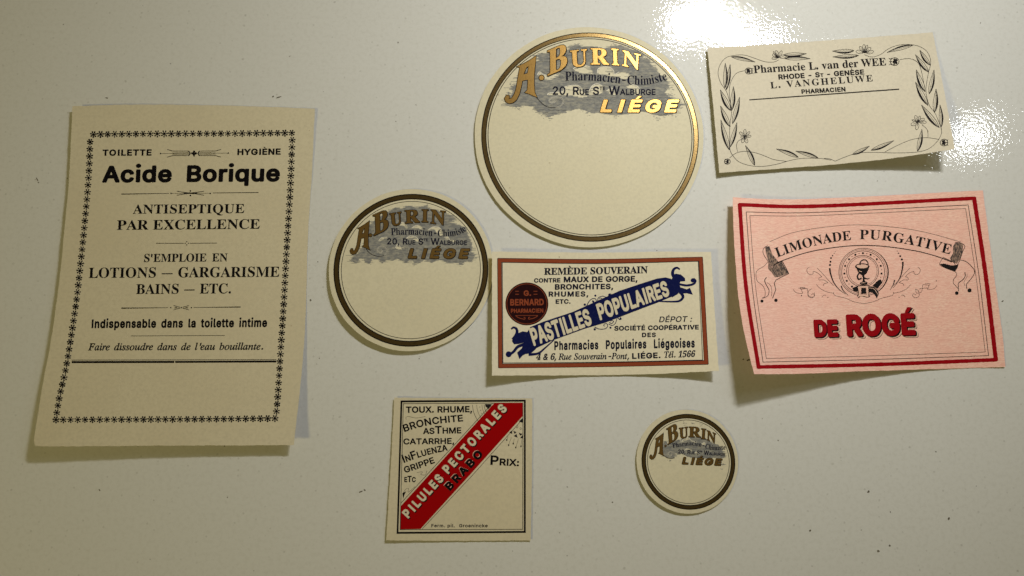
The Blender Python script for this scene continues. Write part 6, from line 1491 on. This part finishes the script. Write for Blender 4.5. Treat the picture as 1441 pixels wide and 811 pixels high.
ik.frame(rect_sides(FL(83, 106), FL(918, 79), FL(994, 634), FL(147, 659), mt=FL(330, 106), mr=FL(958, 340), mb=FL(560, 649), ml=FL(105, 380), e=.2), .6)
ik.done('thin_frame', 'soft')
# ribbon banner
ik = Ink(lab, 1)
ik.stroke(FL.L([(160, 207), (250, 172), (380, 150), (500, 142), (620, 149), (750, 168), (900, 208)]), .55, smooth=True)
ik.stroke(FL.L([(172, 300), (200, 284), (300, 250), (400, 231), (500, 222), (600, 225), (720, 242), (800, 262), (865, 286)]), 1.25, smooth=True)
ik.stroke(L6.L([(185, 140), (140, 170), (122, 215), (140, 270), (185, 340), (240, 440)]), .7, smooth=True)
ik.stroke(L6.L([(240, 445), (262, 400), (310, 365), (372, 340)]), 1.0, smooth=True)
ik.stroke(L6.L([(370, 345), (412, 420), (450, 497), (350, 545), (288, 580), (266, 620), (286, 700), (262, 765), (245, 811)]), .95)
ik.stroke(L6.L([(188, 345), (140, 400), (60, 450), (35, 500), (50, 590), (120, 650), (150, 720), (145, 790), (108, 808)]), .6, smooth=True)
ik.stroke(L6.L([(168, 545), (145, 585), (165, 640), (200, 710), (182, 780), (118, 811)]), 1.2, .7, smooth=True)
ik.stroke(L6.L([(175, 610), (220, 650), (236, 720), (230, 785)]), .5, smooth=True)
ik.stroke(L7.L([(400, 102), (470, 110), (520, 150), (492, 220), (466, 300), (435, 372), (405, 395), (372, 350), (240, 292)]), .85, smooth=True)
ik.stroke(L7.L([(240, 300), (202, 378), (260, 420), (340, 452), (402, 478), (416, 520), (380, 570), (376, 620), (420, 670), (440, 690)]), .7, smooth=True)
ik.stroke(L7.L([(460, 325), (530, 342), (600, 400), (642, 460), (630, 520), (560, 610), (540, 640), (546, 690)]), .9, smooth=True)
ik.stroke(L7.L([(520, 480), (524, 530), (490, 580), (440, 622), (440, 720)]), 1.2, .9, smooth=True)
ik.stroke(L7.L([(550, 500), (546, 540), (512, 600), (522, 655)]), .45, smooth=True)
ik.dot(FL(130, 437), 2.2)
ik.dot(FL(184, 434), 2.4)
ik.dot(L7(418, 745), 2.6)
ik.dot(L7(580, 710), 2.9)
rib = ik.done('ribbon_banner', 'soft')
ik = Ink(lab, 1)
ik.mark().fill([L6.L([(150, 160), (205, 150), (240, 250), (318, 345), (262, 385), (240, 425), (188, 330), (160, 230)])])
ik.mark().fill([L6.L([(362, 350), (446, 492), (330, 540), (275, 545), (232, 480), (190, 440), (190, 360), (240, 450), (262, 405), (310, 370)])])
ik.mark().fill([L7.L([(400, 108), (450, 98), (500, 128), (490, 215), (462, 300), (420, 372), (350, 338), (332, 300), (372, 240), (370, 150)])])
ik.pieces('ribbon_shading', 'grey', rib)
ik = Ink(lab, 1)
ik.fill([L7.L([(200, 378), (260, 370), (350, 394), (408, 390), (440, 372), (430, 420), (400, 468), (340, 448), (260, 420)])])
ik.done('ribbon_fold', 'soft', rib)
ik = Ink(lab, 2)
ik.text('S', 'LIMONADE', FL.L([(190, 268), (250, 246), (320, 226), (400, 209), (476, 200)]), 13.6, 0, wmax=1.1, cap2=13)
ik.text('S', 'PURGATIVE', FL.L([(508, 197), (580, 199), (650, 209), (740, 226), (858, 256)]), 13.2, 0, wmax=1.1, cap2=13.6)
ik.pieces('banner_lettering', 'soft', rib)
# emblem: belt ring with cup and snake
ik = Ink(lab, 1)
for cx, cy, rx, ry, w in ((765, 388, 310, 302, .7), (763, 388, 292, 286, .45), (762, 388, 272, 268, .7), (755, 375, 202, 198, .7), (757, 375, 182, 180, .5)):
    ik.stroke([L5(*p) for p in arc(cx, cy, rx, ry, 0, 360, 56)], w, closed=True)
ik.stroke([L5(*p) for p in arc(768, 390, 312, 302, -50, 60, 20)], .6, mid=1.7)
for i in range(26):
    a = 62 + i * 12.0
    if a > 395:
        break
    x, y = 760 + 237 * math.cos(math.radians(a + 40)), 382 + 234 * math.sin(math.radians(a + 40))
    if 60 < (a + 40) % 360 < 118:
        continue
    ik.dot(L5(x, y), (1.5, .65)[i % 2])
ik.fill([L5.L([(880, 562), (940, 502), (985, 478), (1005, 522), (945, 600)])])
ik.fill([L5.L([(625, 590), (690, 562), (695, 640), (640, 625)])])
ik.fill([L5.L([(832, 566), (900, 575), (948, 622), (962, 660), (936, 726), (918, 690), (880, 648), (832, 640)])])
ik.fill([L5.L([(738, 590), (800, 588), (802, 662), (738, 665)])])
ik.stroke(L5.L([(700, 562), (830, 558), (836, 690), (846, 700), (815, 708), (730, 690), (705, 712), (690, 690), (706, 660), (690, 575)]), .9, closed=True)
emb = ik.done('emblem', 'soft', label='ring emblem with a cup and a coiled snake')
ik = Ink(lab, 2)
ik.stroke(L5.L([(716, 578), (818, 574), (820, 684), (718, 684)]), 2.2, closed=True)
ik.stroke(L5.L([(840, 590), (895, 598), (930, 640), (945, 670)]), .7, smooth=True)
ik.done('buckle', 'palepink', emb)
ik = Ink(lab, 2)
ik.fill([L5.L([(672, 315), (690, 372), (718, 410), (746, 428), (757, 452), (757, 505), (725, 520), (718, 540), (760, 552), (816, 542), (816, 516), (784, 502), (776, 430), (808, 402), (835, 345), (836, 312)])])
ik.stroke([L5(*p) for p in arc(752, 318, 86, 36, 0, 360, 24)], 1.2, closed=True)
ik.stroke(L5.L([(745, 322), (722, 285), (742, 244), (782, 232), (818, 258), (826, 300)]), 2.0, 1.2, smooth=True)
ik.stroke(L5.L([(712, 400), (690, 440), (704, 478), (745, 466)]), 2.2, smooth=True)
ik.stroke(L5.L([(778, 462), (812, 474), (846, 466)]), 2.2, .8, smooth=True)
ik.done('cup_and_snake', 'soft', emb)
ik = Ink(lab, 3)
ik.fill([[L5(*p) for p in arc(752, 318, 70, 22, 0, 360, 20)]])
ik.stroke(L5.L([(712, 372), (745, 385)]), .9)
ik.stroke(L5.L([(735, 425), (738, 455)]), 1.2, .6)
ik.stroke(L5.L([(735, 525), (790, 522)]), .8)
ik.done('cup_highlight', 'palepink', emb)
# side branches and scrolls
ik = Ink(lab, 1)
for x, y, r in ((410, 130, 4), (395, 150, 5), (375, 180, 8), (355, 210, 10), (348, 257, 11), (342, 298, 12), (1195, 122, 5), (1210, 150, 8), (1232, 185, 11), (1253, 228, 12)):
    ik.dot(L5(x, y), r * L5.k * 1.15)
ik.stroke(L5.L([(338, 338), (350, 410), (390, 520), (460, 610), (540, 668)]), 2.5, .5, smooth=True)
ik.stroke(L5.L([(484, 562), (510, 622), (572, 682)]), 1.9, .6, smooth=True)
ik.stroke(L5.L([(1266, 258), (1262, 330), (1240, 430), (1196, 520), (1140, 590)]), 2.5, .5, smooth=True)
ik.stroke(L5.L([(1162, 488), (1142, 550), (1103, 617)]), 1.9, .5, smooth=True)
half = [[(180, 338), (260, 420), (330, 500), (390, 560)], [(80, 325), (50, 352), (60, 400), (95, 420), (128, 408), (132, 380), (190, 402), (240, 450)],
        [(240, 446), (205, 462), (206, 488), (262, 488), (320, 522)], [(320, 520), (266, 538), (260, 562)], [(168, 545), (225, 602), (310, 640), (390, 657)],
        [(390, 640), (392, 672), (430, 692), (540, 720), (640, 762), (770, 790)], [(110, 600), (72, 628), (64, 690), (110, 714), (146, 690), (132, 662), (102, 678)],
        [(-60, 590), (0, 592), (60, 600)], [(240, 706), (262, 682), (290, 680)], [(305, 712), (325, 705)]]
for h in half:
    ik.stroke(L5.L(h), .5, smooth=True)
    ik.stroke(L5.L([(1535 - x, y) for x, y in h]), .55, smooth=True)
far = [[(305, 350), (322, 368), (358, 372), (352, 350), (385, 346)], [(385, 345), (392, 385), (420, 392), (425, 368)], [(350, 352), (345, 340), (372, 340)]]
for h in far:
    ik.stroke(L4.L(h), .5, smooth=True)
    ik.stroke(L4.L([(1420 - x, y - 22) for x, y in h]), .5, smooth=True)
ik.dot(L4(1112, 302), .7)
ik.dot(L4(352, 385), .8)
ik.done('scrollwork', 'soft')
# heavy red name with black and pale shadows
rg = ([(103, 386), (388, 380)], 205 * L9.k, [(505, 378), (1338, 360)], 262 * L9.k)


def roge(ink, bold, off):
    ink.text('G', 'DE', L9.L(rg[0]), rg[1], -.05, bold, wmax=.95, off=off)
    ink.text('G', 'ROGÉ', L9.L(rg[2]), rg[3], -.05, bold, wmax=.95, off=off)
    return ink


roge(Ink(lab, 1), 1.2, (3.9, 3.3)).done('lettering_edge', 'soft')
roge(Ink(lab, 2), 1.5, (3.2, 2.6)).done('lettering_gap', 'palepink')
roge(Ink(lab, 3), 1.7, (1.6, 1.5)).done('lettering_shadow', 'black')
roge(Ink(lab, 4), 1.3, (0, 0)).done('red_lettering', 'crimson')


# ================================================================== 8 square label with red diagonal band
FQ = Frame(535, 555, 755, 830)
Q1 = Frame(655, 555, 755, 901)
lab = Label('paper_label', 'nearly square cream label with a broad red diagonal band inside a black frame', 'paper label',
            [FQ(75, 18), FQ(808, 22), FQ(799, 776), FQ(32, 776)],
            [[.9, .2, .2, .3], [.9, 0, 0, .3], [1.1, 0, 0, .3], [1.2, .4, .3, .5]], M['cream'],
            edges=[FQ.L([(75, 18), (400, 20), (808, 22)]), FQ.L([(808, 22), (806, 400), (799, 776)]), FQ.L([(32, 776), (400, 778), (799, 776)]), FQ.L([(75, 18), (58, 350), (45, 560), (32, 776)])], seed=12)
Ink(lab, 1).frame(rect_sides(FQ(113, 38), FQ(768, 34), FQ(768, 731), FQ(92, 736), e=1.3), 2.7, 2.5).done('black_frame', 'black')
Ink(lab, 1).frame(rect_sides(FQ(123, 50), FQ(758, 46), FQ(757, 717), FQ(106, 719), e=.2), .75).done('thin_frame', 'soft')
ik = Ink(lab, 2)
ik.fill([FQ.L([(111, 592), (606, 47), (756, 45), (756, 116), (476, 428), (214, 715), (108, 717)])])
band = ik.done('red_band', 'red')
ik = Ink(lab, 2)
ik.stroke(FQ.L([(112, 576), (596, 48)]), .7)
ik.stroke(FQ.L([(222, 716), (490, 430), (756, 132)]), .6)
ik.done('thin_line', 'soft')
for off, m, nm, bd, lv in (((1.1, 1.1), 'black', 'lettering_shadow', 1.1, 3), ((0, 0), 'white', 'white_lettering', .55, 4)):
    ik = Ink(lab, lv)
    ik.text('G', 'PILULES', FQ.L([(150, 660), (340, 452)]), 12.8, 0, bd, wmax=.86, off=off)
    ik.text('G', 'PECTORALES', FQ.L([(362, 424), (676, 80)]), 12.8, 0, bd, wmax=.86, off=off)
    ik.done(nm, m, band)
ik = Ink(lab, 3)
ik.text('G', 'BRABO', FQ.L([(372, 514), (548, 322)]), 11.6, 0, .5, off=(-.7, -.5))
ik.done('pale_outline', 'palepink', band)
ik = Ink(lab, 4)
ik.text('G', 'BRABO', FQ.L([(372, 514), (548, 322)]), 11.6, 0, .5)
ik.done('black_lettering', 'black', band)
ik = Ink(lab, 1)
B = .35
ik.text('g', 'TOUX. RHUME,', FQ.L([(138, 98), (487, 95)]), 8.4, 0, B + .1, wmax=1.2)
ik.text('g', 'BRONCHITE', FQ.L([(130, 200), (205, 176), (300, 157), (440, 143)]), 10.2, 0, B, wmax=1.2, cap2=9)
ik.text('g', [('AS', 1), ('T', 1.3), ('HME', 1)], FQ.L([(229, 211), (430, 207)]), 8.2, 0, B, wmax=1.2)
ik.text('g', 'CATARRHE,', FQ.L([(124, 266), (392, 263)]), 8.0, 0, B, wmax=1.2)
ik.text('g', [('I', 1.35), ('N', 1), ('F', 1.35), ('LUENZA', 1)], FQ.L([(127, 364), (205, 336), (285, 314), (358, 298)]), 8.4, 0, B, wmax=1.2)
ik.text('g', 'GRIPPE', FQ.L([(133, 418), (205, 394), (290, 364)]), 8.6, 0, B, wmax=1.2)
ik.text('g', [('E', 1), ('T', 1.25), ('C', 1)], FQ.L([(129, 466), (188, 466)]), 6.8, 0, B, wmax=1.2)
ik.pieces('text_line', 'black')
ik = Ink(lab, 1)
ik.text('g', [('P', 1.4), ('RIX:', 1)], FQ.L([(586, 374), (735, 381)]), 9.2, 0, .6, wmax=1.3)
ik.done('price_lettering', 'black')
ik = Ink(lab, 1)
ik.text('g', 'Ferm. pil.  Groenincke', FQ.L([(272, 706), (570, 706)]), 4.4, 0, .1)
ik.done('small_print', 'soft')
ik = Ink(lab, 1)
for r, w in ((150, .55), (128, .4), (100, .4), (88, .55)):
    ik.stroke(FQ.L([(640 + r * math.cos(math.radians(a)), 52 + r * math.sin(math.radians(a))) for a in range(178, 128, -8)]), w)
for a in range(172, 132, -9):
    ik.dot(FQ(640 + 112 * math.cos(math.radians(a)), 52 + 112 * math.sin(math.radians(a))), .55)
ik.fill([FQ.L([(556, 52), (592, 52), (572, 74), (560, 66)])])
ik.stroke(FQ.L([(562, 52), (572, 78), (590, 60)]), .9)
for t in ([(555, 482), (590, 460), (592, 505)], [(608, 462), (648, 482), (622, 502)], [(612, 530), (648, 503), (660, 552)], [(674, 488), (726, 504), (696, 526)], [(690, 556), (728, 514), (728, 560)],
          [(728, 300), (728, 362), (690, 352), (680, 340)]):
    ik.fill([Q1.L(t)])
for a, b in (((540, 535), (524, 580)), ((582, 545), (548, 645)), ((620, 560), (606, 625)), ((672, 565), (638, 675)), ((714, 570), (704, 660))):
    ik.stroke(Q1.L([a, b]), .35)
    ik.dot(Q1(*b), .9, 1.5)
ik.stroke([Q1(*p) for p in arc(655, 412, 10, 16, 0, 360, 10)], .45, closed=True)
ik.stroke([Q1(*p) for p in arc(700, 435, 10, 12, 0, 360, 10)], .4, closed=True)
for cv in ([(135, 125), (150, 118), (190, 126), (240, 118)], [(135, 128), (140, 134)], [(195, 415), (225, 412), (215, 425), (240, 428), (248, 405)], [(118, 530), (135, 505), (150, 500), (150, 520), (185, 490)]):
    ik.stroke(FQ.L(cv), .4, smooth=True)
ik.fill([FQ.L([(118, 525), (138, 515), (128, 535), (122, 556)])])
ik.done('ornament', 'soft')
